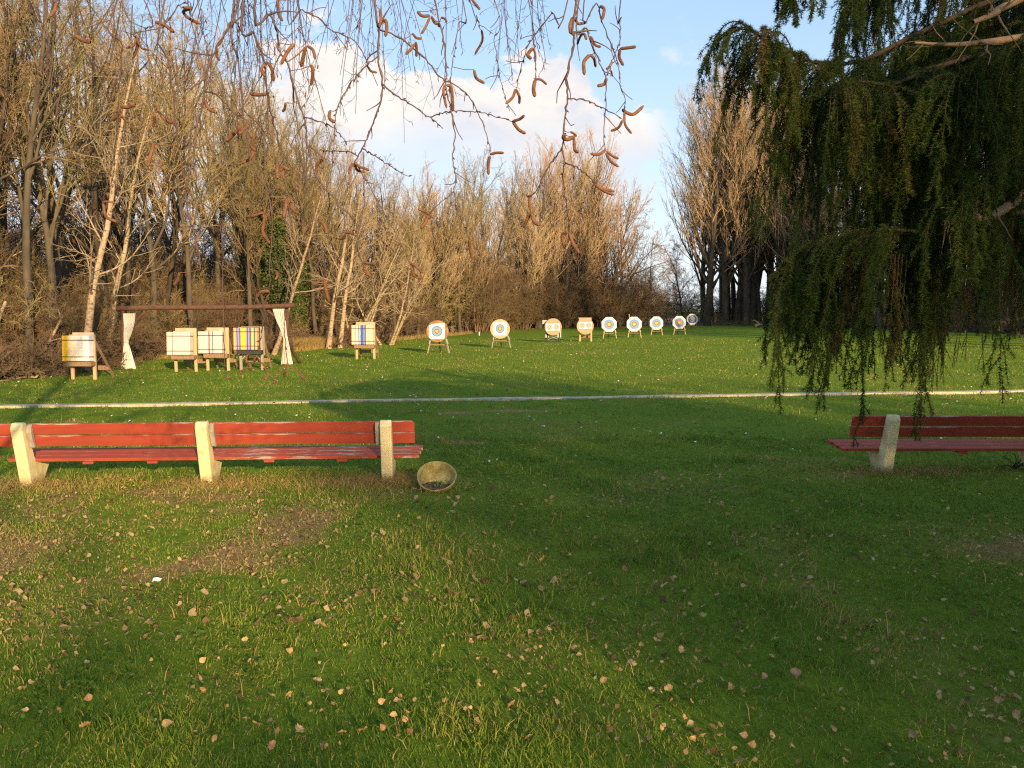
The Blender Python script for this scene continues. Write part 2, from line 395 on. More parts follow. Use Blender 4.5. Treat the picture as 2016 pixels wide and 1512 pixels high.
def zground(x, y):
    x = np.asarray(x, float); y = np.asarray(y, float)
    a = np.clip(1.0 - (np.abs(y - 8) - 10) / 20, 0, 1)
    return (fbm(x, y, 5, 0.8) - 0.5) * 0.07 * a - 0.01

def ground_material():
    m, t, b = mat('lawn_soil', 0.95)
    tc = N(t, 'ShaderNodeTexCoord'); at_ = N(t, 'ShaderNodeAttribute'); at_.attribute_name = 'dry'
    o = tc.outputs['Object']
    fine = noise(t, o, 9, 8, 0.75)
    green = ramp(t, fine, [(0.25, (0.045, 0.080, 0.009)), (0.5, (0.115, 0.18, 0.015)), (0.75, (0.21, 0.27, 0.026))])
    big = noise(t, o, 0.22, 5, 0.6)
    green = mixc(t, smooth(t, big, 0.42, 0.66), green, (0.14, 0.195, 0.016))
    soil = ramp(t, noise(t, o, 22, 10, 0.8), [(0.3, (0.11, 0.068, 0.024)), (0.5, (0.27, 0.175, 0.068)), (0.7, (0.46, 0.32, 0.135))])
    c = mixc(t, smooth(t, math_(t, 'ADD', at_.outputs['Fac'], math_(t, 'MULTIPLY', math_(t, 'SUBTRACT', fine, 0.5), 0.9)), 0.45, 0.95), green, soil)
    b.inputs['Specular IOR Level'].default_value = 0.05
    t.links.new(c, b.inputs['Base Color'])
    bn = N(t, 'ShaderNodeBump'); bn.inputs['Strength'].default_value = 0.9; bn.inputs['Distance'].default_value = 0.04
    t.links.new(noise(t, o, 18, 8, 0.75), bn.inputs['Height']); t.links.new(bn.outputs[0], b.inputs['Normal'])
    return m
M['lawn'] = ground_material()
def build_ground():
    # one sheet to the horizon: fine cells near the camera, wide ones far away
    ys = np.concatenate([np.linspace(-600, -30, 12), np.arange(-28, 0, 2.0), np.arange(0, 24, 0.16), np.arange(24, 70, 0.8), np.arange(70, 140, 5), np.linspace(150, 1500, 18)])
    xs = np.concatenate([np.linspace(-1500, -60, 14), np.arange(-56, -16, 2.0), np.arange(-16, 16, 0.2), np.arange(16, 58, 2.0), np.linspace(62, 1500, 14)])
    X, Y = np.meshgrid(xs, ys); Z = zground(X, Y)
    V = np.stack([X, Y, Z], -1).reshape(-1, 3); nx, ny = len(xs), len(ys)
    i = np.arange(ny - 1)[:, None] * nx + np.arange(nx - 1)[None]
    Q = np.stack([i, i + 1, i + nx + 1, i + nx], -1).reshape(-1, 4)
    me = np_mesh('lawn', V, [Q], M['lawn'], {'dry': dryness(V[:, 0], V[:, 1])}, smooth_=True)
    tag(link('lawn', me), kind='structure')
build_ground()

M['litter'] = varied('leaf_litter_floor', [(0.3, (0.045, 0.028, 0.016)), (0.5, (0.12, 0.07, 0.035)), (0.7, (0.25, 0.15, 0.075))], 5, 0.95, 0.8, detail=10)
EDGE = [(-60, 18), (-24, 21), (-16.5, 25.0), (-15.5, 29), (-14.6, 35), (-11.0, 42), (-8.8, 53), (-4.8, 69), (-0.5, 87), (6, 97), (13, 102), (22, 112), (36, 113), (41, 78), (47, 62), (70, 44)]
def build_forest_floor():
    inner = np.array(EDGE, float); P = []; r = rs(3)
    for a, b in zip(inner[:-1], inner[1:]):
        n = max(2, int(np.linalg.norm(b - a) / 0.5))
        for k in range(n): P.append(a + (b - a) * k / n)
    P = np.array(P); P += (r.rand(len(P), 2) - 0.5) * 0.6
    c = np.array([4, 40.0]); d = P - c; d /= np.linalg.norm(d, axis=1)[:, None]
    V = []
    for k, s in enumerate((0, 0.8, 12, 60, 300)):
        q = P + d * s
        V.append(np.c_[q, np.full(len(q), -0.02 if k == 0 else 0.035)])
    V = np.concatenate(V); n = len(P); F_ = []
    for k in range(4):
        i = np.arange(n - 1) + k * n; F_.append(np.stack([i, i + 1, i + n + 1, i + n], -1))
    tag(link('forest_floor', np_mesh('forest_floor', V, F_, M['litter'], smooth_=True)), kind='structure')
build_forest_floor()

M['path'] = varied('path_slabs', [(0.3, (0.26, 0.21, 0.13)), (0.6, (0.48, 0.41, 0.28))], 4, 0.9, 0.4, detail=8)
PA, PB = ground(-300, 806.5), ground(2300, 766)
def build_path():
    a, b = PA[:2], PB[:2]; d = b - a; L = np.linalg.norm(d); d /= L; nrm = np.array([-d[1], d[0]])
    mb = MB(); s = 0.0; r = rs(8)
    wob = lambda q: 0.05 * math.sin(q * 0.7) + 0.03 * math.sin(q * 1.9 + 1)
    while s < L:
        l = 0.996
        p = a + d * s; q = a + d * (s + l)
        w0 = wob(s); w1 = wob(s + l); j = (r.rand() - 0.5) * 0.02
        h = 0.145 + (r.rand() - 0.5) * 0.03
        c = [p + nrm * (w0 - h), q + nrm * (w1 - h), q + nrm * (w1 + h), p + nrm * (w0 + h)]
        mb.prism([tuple(x) for x in c], -0.05, 0.037 + j * 0.3, 'z')
        s += 1.0
    tag(mb.build('path', M['path'], bevel=0.01), kind='structure')
build_path()
def on_path(x, y):
    d = (PB - PA)[:2]; d = d / np.linalg.norm(d); return np.abs((np.asarray(x) - PA[0]) * -d[1] + (np.asarray(y) - PA[1]) * d[0]) < 0.11

# ------------------------------------------------------------------ grass
def grass_material(name, stops):
    m, t, b = mat(name, 0.55)
    a = N(t, 'ShaderNodeAttribute'); a.attribute_name = 'tint'
    c = ramp(t, a.outputs['Fac'], stops)
    t.links.new(c, b.inputs['Base Color'])
    b.inputs['Specular IOR Level'].default_value = 0.08
    tr = N(t, 'ShaderNodeBsdfTranslucent'); t.links.new(c, tr.inputs['Color'])
    mx = N(t, 'ShaderNodeMixShader'); mx.inputs[0].default_value = 0.35
    t.links.new(b.outputs[0], mx.inputs[1]); t.links.new(tr.outputs[0], mx.inputs[2])
    t.links.new(mx.outputs[0], t.nodes['Material Output'].inputs['Surface'])
    return m
M['grass'] = grass_material('grass_blades', [(0.0, (0.050, 0.098, 0.013)), (0.4, (0.128, 0.208, 0.024)), (0.68, (0.27, 0.30, 0.042)), (0.8, (0.36, 0.26, 0.08)), (1.0, (0.50, 0.34, 0.15))])
def blades(name, x, y, h, w, tint, seed, lean=0.6, z0=None, segs=2):
    r = rs(seed); n = len(x); z = zground(x, y) if z0 is None else z0
    az = r.rand(n) * 2 * np.pi; th = r.rand(n) * 2 * np.pi
    lx, ly = np.cos(az), np.sin(az); wx, wy = np.cos(th), np.sin(th)
    ln = lean * (0.2 + r.rand(n)) * h
    base = np.stack([x, y, z - 0.01], -1); wv = np.stack([wx, wy, np.zeros(n)], -1) * (w / 2)[:, None]
    mid = base + np.stack([lx * ln * 0.3, ly * ln * 0.3, h * 0.6], -1)
    tip = base + np.stack([lx * ln, ly * ln, h], -1)
    V = np.stack([base - wv, base + wv, mid + wv * 0.75, mid - wv * 0.75, tip], 1).reshape(-1, 3)
    k = np.arange(n)[:, None] * 5
    return np_mesh(name, V, [k + np.array([0, 1, 2, 3]), k + np.array([3, 2, 4])], M['grass'], {'tint': np.repeat(tint, 5)})
def scatter(n, d0, d1, p, seed, half=0.72):
    """points in the view wedge (with a margin), density falling as distance**-p"""
    r = rs(seed); u = r.rand(n); e = 2 - p
    d = (d0 ** e + u * (d1 ** e - d0 ** e)) ** (1 / e) if abs(e) > 1e-3 else d0 * (d1 / d0) ** u
    x = (r.rand(n) * 2 - 1) * (half * d + 0.6)
    return x, d
def build_grass():
    r = rs(21)
    x1, y1 = scatter(260000, 2.9, 13.0, 1.0, 1); x2, y2 = scatter(260000, 12.0, 60.0, 1.9, 2)
    x = np.concatenate([x1, x2]); y = np.concatenate([y1, y2])
    d = dryness(x, y); keep = (r.rand(len(x)) > d * 0.62) & ~on_path(x, y) & (r.rand(len(x)) < 0.35 + sstep(fbm(x, y, 131, 3.0), 0.25, 0.55))
    # stay inside the field
    ex = np.interp(y, [0, 25, 29, 35, 42, 53, 69], [-99, -16.5, -15.5, -14.6, -11.0, -8.8, -4.8]); keep &= x > ex + (r.rand(len(x)) - 0.6) * 1.5
    x, y, d = x[keep], y[keep], d[keep]; n = len(x)
    clump = fbm(x, y, 51, 1.3); tall = sstep(fbm(x, y, 61, 1.1), 0.5, 0.75)
    h = (0.016 + 0.024 * r.rand(n) + 0.065 * tall * r.rand(n) ** 1.5 + 0.07 * (r.rand(n) < 0.02)) * (1 + 0.006 * y)
    w = (0.0028 + 0.0022 * r.rand(n)) * (1 + y / 9.0)
    tint = np.clip(0.10 + 0.58 * clump + (r.rand(n) - 0.5) * 0.42 + d * 0.30, 0, 0.70)
    straw = r.rand(n) < 0.08 + 0.55 * d; tint[straw] = 0.76 + 0.24 * r.rand(straw.sum())
    tag(link('grass', blades('grass', x, y, h, w, tint, 5, 0.9)), kind='stuff')
build_grass()

# ------------------------------------------------------------------ bare trees
def nrm(v): return v / (np.linalg.norm(v, axis=-1, keepdims=True) + 1e-9)
def grow(r, O, D, L, R0, R1, k, wig, up):
    """polylines from origins O along D; wig = random bend, up = bend towards the sky per step"""
    n = len(O); P = np.zeros((n, k, 3)); P[:, 0] = O; d = nrm(D.copy()); st = (L / (k - 1))[:, None]
    for i in range(1, k):
        d = nrm(d + r.randn(n, 3) * wig + np.array([0, 0, 1.0]) * up); P[:, i] = P[:, i - 1] + d * st
    t = np.linspace(0, 1, k)[None]; Rd = R0[:, None] * (1 - t) + R1[:, None] * t
    return P, Rd
def children(r, P, Rd, m, t0, t1, ang, ratio, shape, k, wig, up, rr, rtip):
    n, kk, _ = P.shape
    L = np.linalg.norm(np.diff(P, axis=1), axis=2).sum(1)
    idx = np.repeat(np.arange(n), m); t = t0 + (t1 - t0) * ((np.tile(np.arange(m), n) + r.rand(n * m)) / m)
    f = t * (kk - 1); i = np.minimum(f.astype(int), kk - 2); fr = (f - i)[:, None]
    O = P[idx, i] * (1 - fr) + P[idx, i + 1] * fr; T = nrm(P[idx, i + 1] - P[idx, i])
    ref = np.where(np.abs(T[:, 2:3]) > 0.9, np.array([[1.0, 0, 0]]), np.array([[0, 0, 1.0]]))
    U = nrm(np.cross(T, ref)); V = np.cross(T, U)
    ph = r.rand(n * m) * 2 * np.pi; a = R(1) * (ang[0] + (ang[1] - ang[0]) * r.rand(n * m))
    D = T * np.cos(a)[:, None] + (U * np.cos(ph)[:, None] + V * np.sin(ph)[:, None]) * np.sin(a)[:, None]
    ln = L[idx] * ratio * (1 - shape * (t - t0) / max(t1 - t0, 1e-3)) * (0.6 + 0.6 * r.rand(n * m))
    rp = Rd[idx, i] * (1 - fr[:, 0]) + Rd[idx, i + 1] * fr[:, 0]
    return grow(r, O, D, ln, np.maximum(rp * rr, rtip * 1.3), np.full(n * m, rtip), k, wig, up)

PROTO = {}
def tree_proto(key, seed, H, rad, lean, spec, tmat, cmat, stems=1, trunk_wig=0.05, spread=0.0, tr_top=0.15, trunk_up=0.06, limb_in_trunk=True):
    """spec rows = (children per parent, t0, t1, (angle lo, hi), length ratio, shape, points, wiggle, up, radius ratio, tip radius)"""
    r = rs(seed)
    ph = r.rand(stems) * 6.283; O = np.stack([np.cos(ph) * spread * 0.25, np.sin(ph) * spread * 0.25, np.full(stems, -0.15)], -1) * (stems > 1)
    O[:, 2] = -0.15
    D = np.stack([np.cos(ph) * lean, np.sin(ph) * lean, np.ones(stems)], -1) if stems > 1 else np.array([[lean, 0, 1.0]])
    L = H * (0.75 + 0.3 * r.rand(stems)) if stems > 1 else np.array([H * 1.0])
    P, Rd = grow(r, O, D, L, np.full(stems, rad), np.full(stems, rad * tr_top), 12, trunk_wig, trunk_up)
    Rd[:, 0] *= 1.35
    sets_t = [(P, Rd, 9)]; sets_c = []; cur = (P, Rd)
    for li, sp_ in enumerate(spec):
        cur = children(r, cur[0], cur[1], *sp_)
        (sets_t if (li == 0 and limb_in_trunk) else sets_c).append((cur[0], cur[1], 5 if li == 0 else (4 if li == 1 else 3)))
    PROTO[key] = (tube_mesh(key + '_trunk', sets_t, M[tmat]), tube_mesh(key + '_crown', sets_c, M[cmat], False), H)
# woodland trees
WOOD = lambda tip: [(16, 0.30, 0.96, (20, 50), 0.42, 0.55, 9, 0.11, 0.14, 0.62, 0.014),
                    (8, 0.20, 1.0, (25, 55), 0.40, 0.45, 6, 0.14, 0.06, 0.55, 0.008),
                    (7, 0.15, 1.0, (25, 60), 0.45, 0.4, 4, 0.16, 0.04, 0.6, tip), (4, 0.15, 1.0, (25, 60), 0.5, 0.3, 3, 0.15, 0.04, 0.7, tip)]
tree_proto('wood_a', 1, 16, 0.20, 0.03, WOOD(0.0042), 'bark', 'twig_brown')
tree_proto('wood_b', 2, 15, 0.16, 0.10, WOOD(0.0042), 'bark', 'twig_tan', trunk_wig=0.08)
tree_proto('wood_c', 3, 16, 0.18, -0.06, WOOD(0.0042), 'bark_grey', 'twig_olive', trunk_wig=0.06)
tree_proto('wood_d', 4, 14, 0.13, 0.22, WOOD(0.0042), 'bark', 'twig_brown', stems=3, spread=1.2, trunk_wig=0.07)
# poplars, upright fans of long limbs
POP = [(26, 0.15, 0.95, (24, 46), 0.55, 0.60, 10, 0.05, 0.07, 0.5, 0.016),
       (9, 0.25, 1.0, (18, 35), 0.40, 0.4, 7, 0.06, 0.07, 0.6, 0.010),
       (6, 0.25, 1.0, (18, 38), 0.40, 0.4, 4, 0.08, 0.06, 0.7, 0.0070), (3, 0.2, 1.0, (18, 38), 0.45, 0.3, 3, 0.08, 0.06, 0.8, 0.0055)]
tree_proto('poplar_a', 5, 22, 0.30, 0.02, POP, 'bark_grey', 'twig_red', trunk_wig=0.03)
tree_proto('poplar_b', 6, 22, 0.34, -0.03, POP, 'bark', 'twig_tan', trunk_wig=0.03)
tree_proto('poplar_c', 16, 22, 0.22, 0.10, POP, 'bark_grey', 'twig_tan', stems=3, spread=2.5, trunk_wig=0.04)
# tall, mostly bare stems of the right-hand wood
TALL = [(16, 0.25, 0.98, (30, 60), 0.26, 0.3, 7, 0.1, 0.10, 0.45, 0.014),
        (9, 0.2, 1.0, (25, 55), 0.42, 0.4, 5, 0.12, 0.06, 0.6, 0.010),
        (7, 0.2, 1.0, (25, 55), 0.45, 0.4, 4, 0.14, 0.05, 0.7, 0.008), (4, 0.2, 1.0, (25, 55), 0.5, 0.3, 3, 0.14, 0.05, 0.8, 0.008)]
tree_proto('tall_a', 7, 24, 0.30, 0.02, TALL, 'bark', 'twig_brown', trunk_wig=0.03)
tree_proto('tall_b', 8, 24, 0.34, -0.03, TALL, 'bark_grey', 'twig_brown', trunk_wig=0.03)
# slim, sparse young trees in the gap
SLIM = [(22, 0.25, 0.98, (30, 65), 0.16, 0.4, 5, 0.14, 0.05, 0.45, 0.012), (7, 0.2, 1.0, (25, 60), 0.5, 0.4, 4, 0.16, 0.03, 0.6, 0.009), (4, 0.2, 1.0, (25, 60), 0.5, 0.4, 3, 0.15, 0.02, 0.7, 0.008)]
tree_proto('slim', 9, 15, 0.13, 0.03, SLIM, 'bark_grey', 'twig_brown', trunk_wig=0.05)
# crooked dark tree
ROUND = [(18, 0.18, 0.95, (35, 70), 0.48, 0.55, 8, 0.16, 0.05, 0.55, 0.014), (10, 0.2, 1.0, (30, 60), 0.45, 0.4, 6, 0.18, 0.03, 0.6, 0.010),
         (8, 0.15, 1.0, (25, 60), 0.45, 0.4, 4, 0.18, 0.02, 0.7, 0.008), (5, 0.15, 1.0, (25, 60), 0.5, 0.3, 3, 0.15, 0.02, 0.8, 0.008)]
tree_proto('crooked', 10, 14, 0.20, 0.05, ROUND, 'bark', 'twig_brown', trunk_wig=0.10)
# pale leaning tree with long thin side shoots
PALE = [(13, 0.22, 0.98, (40, 75), 0.30, 0.45, 8, 0.11, 0.06, 0.40, 0.007), (7, 0.2, 1.0, (25, 55), 0.45, 0.4, 5, 0.13, 0.03, 0.6, 0.005), (4, 0.2, 1.0, (25, 55), 0.45, 0.4, 4, 0.13, 0.02, 0.7, 0.004)]
tree_proto('pale_a', 12, 13, 0.17, 0.20, PALE, 'bark_pale', 'twig_pale', trunk_wig=0.075, trunk_up=0.05)
tree_proto('pale_b', 13, 11, 0.13, 0.42, PALE, 'bark_pale', 'twig_pale', trunk_wig=0.06, trunk_up=0.015)
tree_proto('pale_c', 14, 9, 0.09, 0.55, PALE, 'bark_pale', 'twig_pale', stems=4, spread=1.5, trunk_wig=0.06, trunk_up=0.02)
# shrubs
SHR = [(9, 0.15, 1.0, (25, 60), 0.45, 0.4, 6, 0.16, 0.02, 0.6, 0.007), (8, 0.15, 1.0, (25, 65), 0.5, 0.4, 4, 0.18, 0.0, 0.7, 0.005), (6, 0.1, 1.0, (25, 65), 0.5, 0.4, 3, 0.18, 0.0, 0.8, 0.004)]
tree_proto('shrub_a', 15, 4.0, 0.035, 0.45, SHR, 'shrub_brown', 'shrub_brown', stems=14, spread=2.0, trunk_wig=0.10, limb_in_trunk=False)
tree_proto('shrub_b', 17, 3.6, 0.030, 0.6, SHR, 'twig_olive', 'twig_olive', stems=14, spread=2.4, trunk_wig=0.12, trunk_up=0.0, limb_in_trunk=False)
tree_proto('shrub_c', 18, 4.5, 0.03, 0.3, SHR, 'shrub_brown', 'shrub_brown', stems=16, spread=2.0, trunk_wig=0.08, limb_in_trunk=False)
tree_proto('thicket', 19, 1.5, 0.014, 0.9, SHR[:2] + [(5, 0.1, 1.0, (25, 65), 0.5, 0.4, 3, 0.18, -0.03, 0.8, 0.004)], 'bramble', 'bramble', stems=34, spread=5.0, trunk_wig=0.2, trunk_up=-0.04, limb_in_trunk=False)
tree_proto('willow', 20, 9, 0.12, 0.35, ROUND, 'bark', 'willow_gold', stems=5, spread=2.0)

PROTO_OBJ = {}
def plant(key, name, cat, x, y, height, rz, label, group=None, part=('trunk', 'crown')):
    """first use builds the thing and its parts, later uses copy them"""
    tr, cr, H = PROTO[key]
    if key not in PROTO_OBJ:
        e = empty(name); link(part[0], tr, e); link(part[1], cr, e); PROTO_OBJ[key] = e
    else:
        e = copy_tree(PROTO_OBJ[key]); e.name = name
        for k in ('group',):
            if k in e: del e[k]
    s = height / H
    e.location = (x, y, 0.0); e.rotation_euler = (0, 0, rz); e.scale = (s, s, s)
    return tag(e, label, cat, group)

TOP = ([-400, 0, 150, 250, 350, 450, 520, 600, 660, 700, 840, 900, 1000, 1060, 1130, 1200, 1235, 1260, 1345, 1380, 1440, 1500, 1600, 2016, 2500],
       [-220, -170, -110, -20, 30, 110, 165, 225, 285, 320, 340, 335, 325, 290, 285, 305, 380, 420, 380, 225, 185, 200, 200, 150, 150])
DEP = ([-400, 0, 150, 300, 450, 600, 740, 900, 1000, 1200, 1260, 1340, 1500, 1700, 1900, 2050, 2500],
       [22, 25.5, 28.5, 36, 40, 43.5, 53.5, 70, 88, 102, 108, 119, 116, 96, 79, 70, 56])
def wood(r, x0, x1, step, off, kinds, name, cat, label, group, hs=(0.82, 1.0)):
    px = x0 + r.rand() * step
    while px < x1:
        Y = np.interp(px, *DEP) + off * (0.7 + 0.6 * r.rand())
        h = at(px, np.interp(px, *TOP), Y)[2] * (hs[0] + (hs[1] - hs[0]) * r.rand())
        plant(kinds[r.randint(len(kinds))], name, cat, gx(px, Y), Y, h, r.rand() * 6.283, label, group)
        px += step * (0.6 + 0.8 * r.rand())
def build_woods():
    r = rs(77)
    # left wood
    LW = ['wood_a', 'wood_b', 'wood_c', 'wood_d']
    for off, step in ((1.5, 92), (5, 88), (12, 84), (22, 100)):
        wood(r, -330, 470, step, off, LW, 'bare_tree', 'tree', 'tall bare tree with dark trunk and brown twigs in the left wood', 'bare trees of the left wood')
    for off, step in ((2, 62), (5, 52), (9, 46), (15, 44)):
        wood(r, 470, 780, step, off, LW + ['wood_b'], 'bare_tree', 'tree', 'bare tree with a fine tan crown in the sloping middle of the wood', 'bare trees behind the striped butts')
    for off, step in ((2, 46), (6, 40), (11, 36)):
        wood(r, 780, 1030, step, off, ['wood_b', 'wood_c', 'poplar_c', 'poplar_c'], 'bare_tree', 'tree', 'slender bare tree with dense tan twigs behind the round targets', 'bare trees behind the round targets')
    for off, step in ((2, 38), (7, 36), (12, 34)):
        wood(r, 1030, 1192, step, off, ['poplar_a', 'poplar_b', 'poplar_c'], 'poplar_tree', 'tree', 'bare poplar with reddish upright twigs beyond the centre of the field', 'bare poplars at the far end of the field', (0.80, 0.93))
    # right wood, lit only in its tops
    for off, step in ((1, 44), (6, 40), (12, 40), (20, 40)):
        wood(r, 1455, 2080, step, off, ['tall_a', 'tall_b'], 'bare_tree', 'tree', 'tall dark bare tree in the shaded right wood', 'bare trees of the right wood', (0.85, 1.0))
    for off, step in ((0.5, 30), (5, 32), (11, 36)):
        wood(r, 1385, 1600, step, off, ['poplar_a', 'tall_b', 'tall_a', 'poplar_b', 'tall_a'], 'poplar_tree', 'tree', 'slender upright bare poplar with a sunlit top at the left end of the right wood', 'sunlit poplars of the right wood', (0.86, 1.0))
    for off, step in ((1, 55), (9, 55)):
        wood(r, 2080, 2500, step, off, ['tall_a', 'tall_b'], 'bare_tree', 'tree', 'tall dark bare tree in the shaded right wood', 'bare trees of the right wood', (0.9, 1.05))
    # shrubs under the edge
    sh = lambda px, off, h, k, lab, grp: plant(k, 'shrub', 'shrub', gx(px, np.interp(px, *DEP) + off), np.interp(px, *DEP) + off, h, r.rand() * 6.28, lab, grp, ('stems', 'crown'))
    for off, step, hh in ((1.4, 92, 2.3), (4.5, 70, 3.2), (9, 62, 4.2), (16, 60, 5.2), (32, 60, 8.5)):
        px = -250 + r.rand() * 40
        while px < 1000:
            sh(px, off * (0.8 + 0.5 * r.rand()), hh * (0.75 + 0.6 * r.rand()), ['shrub_a', 'shrub_b', 'shrub_c'][r.randint(3)],
               'leafless many-stemmed shrub growing under the left wood', 'shrubs under the left wood'); px += step * (0.6 + 0.8 * r.rand())
    for off, step, hh in ((1.0, 40, 5.5), (4, 40, 7.0), (9, 40, 8)):
        px = 930 + r.rand() * 30
        while px < 1255:
            sh(px, off, hh * (0.7 + 0.5 * r.rand()), ['shrub_a', 'shrub_c'][r.randint(2)],
               'dark leafless shrub at the shaded foot of the far poplars', 'shrubs under the far poplars'); px += step * (0.6 + 0.8 * r.rand())
    for off, step, hh in ((0.5, 60, 2.2), (8, 50, 5.0), (18, 50, 6.5)):
        px = 1320 + r.rand() * 30
        while px < 2080:
            sh(px, off, hh * (0.7 + 0.5 * r.rand()), ['shrub_a', 'shrub_b'][r.randint(2)],
               'dark leafless shrub between the trunks of the right wood', 'shrubs under the right wood'); px += step * (0.6 + 0.8 * r.rand())
    # trees one can single out
    def one(key, px, Y, top, rz, label, name='bare_tree', cat='tree', group=None):
        return plant(key, name, cat, gx(px, Y), Y, at(px, top, Y)[2], rz, label, group)
    one('pale_a', 158, 27.5, 60, 0.15, 'pale barked tree leaning right behind the yellow and white foam butt', 'birch_tree')
    one('pale_a', 205, 31, 190, 0.3, 'thinner pale leaning tree left of the curtained log frame', 'birch_tree')
    one('pale_b', 535, 38, 300, 0.1, 'pale tree leaning steeply right above the right curtain', 'birch_tree')
    one('pale_a', 645, 44, 290, 0.2, 'slim pale stem with white bark rising left of the blue striped butt', 'birch_tree')
    one('pale_a', 668, 45, 310, 0.45, 'slim pale stem with white bark rising behind the blue striped butt', 'birch_tree')
    one('pale_c', 760, 49, 420, 0.6, 'spreading clump of pale arching stems behind the marker post', 'birch_tree')
    one('pale_c', 700, 47, 400, 2.1, 'low clump of pale branches reaching over the blue striped butt', 'birch_tree')
    one('poplar_a', 1158, 101, 296, 0.4, 'broad bare poplar with a fan crown, tallest of the far middle', 'poplar_tree')
    one('crooked', 1218, 104, 385, 0.9, 'dark crooked bare tree right of the far poplars', 'bare_tree')
    one('slim', 1262, 108, 380, 0.0, 'slim sparse bare tree standing alone in the gap of sky', 'bare_tree')
    one('slim', 1275, 112, 460, 2.0, 'shorter slim bare tree in the gap, right of its taller twin', 'bare_tree')
    one('crooked', 1345, 118, 470, 2.6, 'small crooked bare tree at the left foot of the right wood', 'bare_tree')
    one('poplar_b', 1392, 112, 215, 0.2, 'big leaning poplar with a sunlit fan crown at the left end of the right wood', 'poplar_tree')
    one('poplar_a', 1428, 114, 180, 1.2, 'tallest sunlit poplar of the right wood, behind the farthest octagon target', 'poplar_tree')
    one('poplar_b', 1470, 113, 190, 2.9, 'sunlit poplar partly behind the spruce branch tips', 'poplar_tree')
    one('poplar_a', 1520, 118, 200, 2.2, 'reddish topped poplar behind the hanging spruce sprays', 'poplar_tree')
    one('willow', 1285, 165, 572, 0.5, 'golden round willow far away in the gap between the woods', 'willow_tree')
    one('willow', 1310, 170, 590, 1.5, 'smaller golden willow far away beside the first one', 'willow_tree')
    for k, (px, Y, top) in enumerate(((1240, 190, 585), (1330, 190, 585), (1275, 230, 596))):
        one('crooked', px, Y, top, k * 1.3, 'small hazy tree on the far horizon in the gap', group='far trees in the gap')
    # brambles
    px = -260
    while px < 720:
        Y = np.interp(px, *DEP) - 0.1 + r.rand() * 1.4
        if 110 < px < 310 or 500 < px < 600: Y += 2.0
        plant('thicket', 'bramble_bush', 'bush', gx(px, Y), Y, 1.0 + 0.8 * r.rand(), r.rand() * 6.28, 'tangled brown bramble bush along the edge of the left wood', 'bramble bushes along the left wood', ('stems', 'crown'))
        px += 34 * (0.6 + 0.8 * r.rand())
    px = 1520
    while px < 2050:
        Y = np.interp(px, *DEP) - 0.5 + r.rand() * 1.5
        plant('thicket', 'bramble_bush', 'bush', gx(px, Y), Y, 1.2 + 0.8 * r.rand(), r.rand() * 6.28, 'tangled brown bramble bush along the edge of the right wood', 'bramble bushes along the right wood', ('stems', 'crown'))
        px += 40 * (0.6 + 0.8 * r.rand())
build_woods()

def leaf_cloud(C, size, seed, flat=0.0):
    """little four-sided leaves at points C, turned at random"""
    r = rs(seed); n = len(C); a = nrm(r.randn(n, 3)); b = nrm(np.cross(a, r.randn(n, 3)))
    s = (size * (0.6 + 0.8 * r.rand(n)))[:, None]
    V = np.stack([C - a * s, C - b * s * 0.6, C + a * s, C + b * s * 0.6], 1).reshape(-1, 3)
    return V, np.arange(n)[:, None] * 4 + np.arange(4)
def ivy_tree(px, Y, top, rz, label):
    e = plant('wood_c', 'ivy_tree', 'tree', gx(px, Y), Y, at(px, top, Y)[2], rz, label)
    r = rs(int(px)); n = 9000; z = 1.0 + 8.5 * r.rand(n) ** 0.8; a = r.rand(n) * 6.283
    rad = (0.25 + 1.25 * np.sin(np.clip((z - 1) / 9, 0, 1) * 3.14) * r.rand(n) ** 0.6) * (0.6 + 0.8 * vnoise(a * 1.5, z, 7, 1.0))
    V, Q = leaf_cloud(np.stack([np.cos(a) * rad - 0.05 * z, np.sin(a) * rad, z], -1), 0.075, 4)
    link('ivy', np_mesh('ivy', V, [Q], M['ivy']), e)
ivy_tree(560, 45, 250, 0.4, 'tree wrapped in green ivy in the middle of the left wood')
ivy_tree(585, 48, 300, 1.9, 'second ivy covered tree just right of the first')
ivy_tree(505, 46, 240, 3.0, 'ivy clad trunk half hidden behind hanging birch twigs')

# trees behind the camera and right of the frame, whose shade lies on the lawn and the far wood
def build_shade_trees():
    r = rs(5)
    for (x, y, h) in ((29.5, 38, 21), (31.5, 41, 23), (34, 45, 24), (36.5, 48.5, 25), (39.5, 52, 25), (42, 57, 25), (48, 50, 25), (60, 22, 25), (56, 46, 25), (66, 36, 26), (50, 56, 25), (62, 58, 26), (72, 48, 26), (76, 64, 28), (58, 70, 26), (66, 80, 26)):
        for dx, dy in ((0, 0), (3, 2.5)):
            plant(['tall_a', 'tall_b', 'poplar_b'][r.randint(3)], 'bare_tree', 'tree', x + dx, y + dy, h, r.rand() * 6.28, 'tall bare tree standing right of the picture beside the field', 'trees right of the picture')
build_shade_trees()

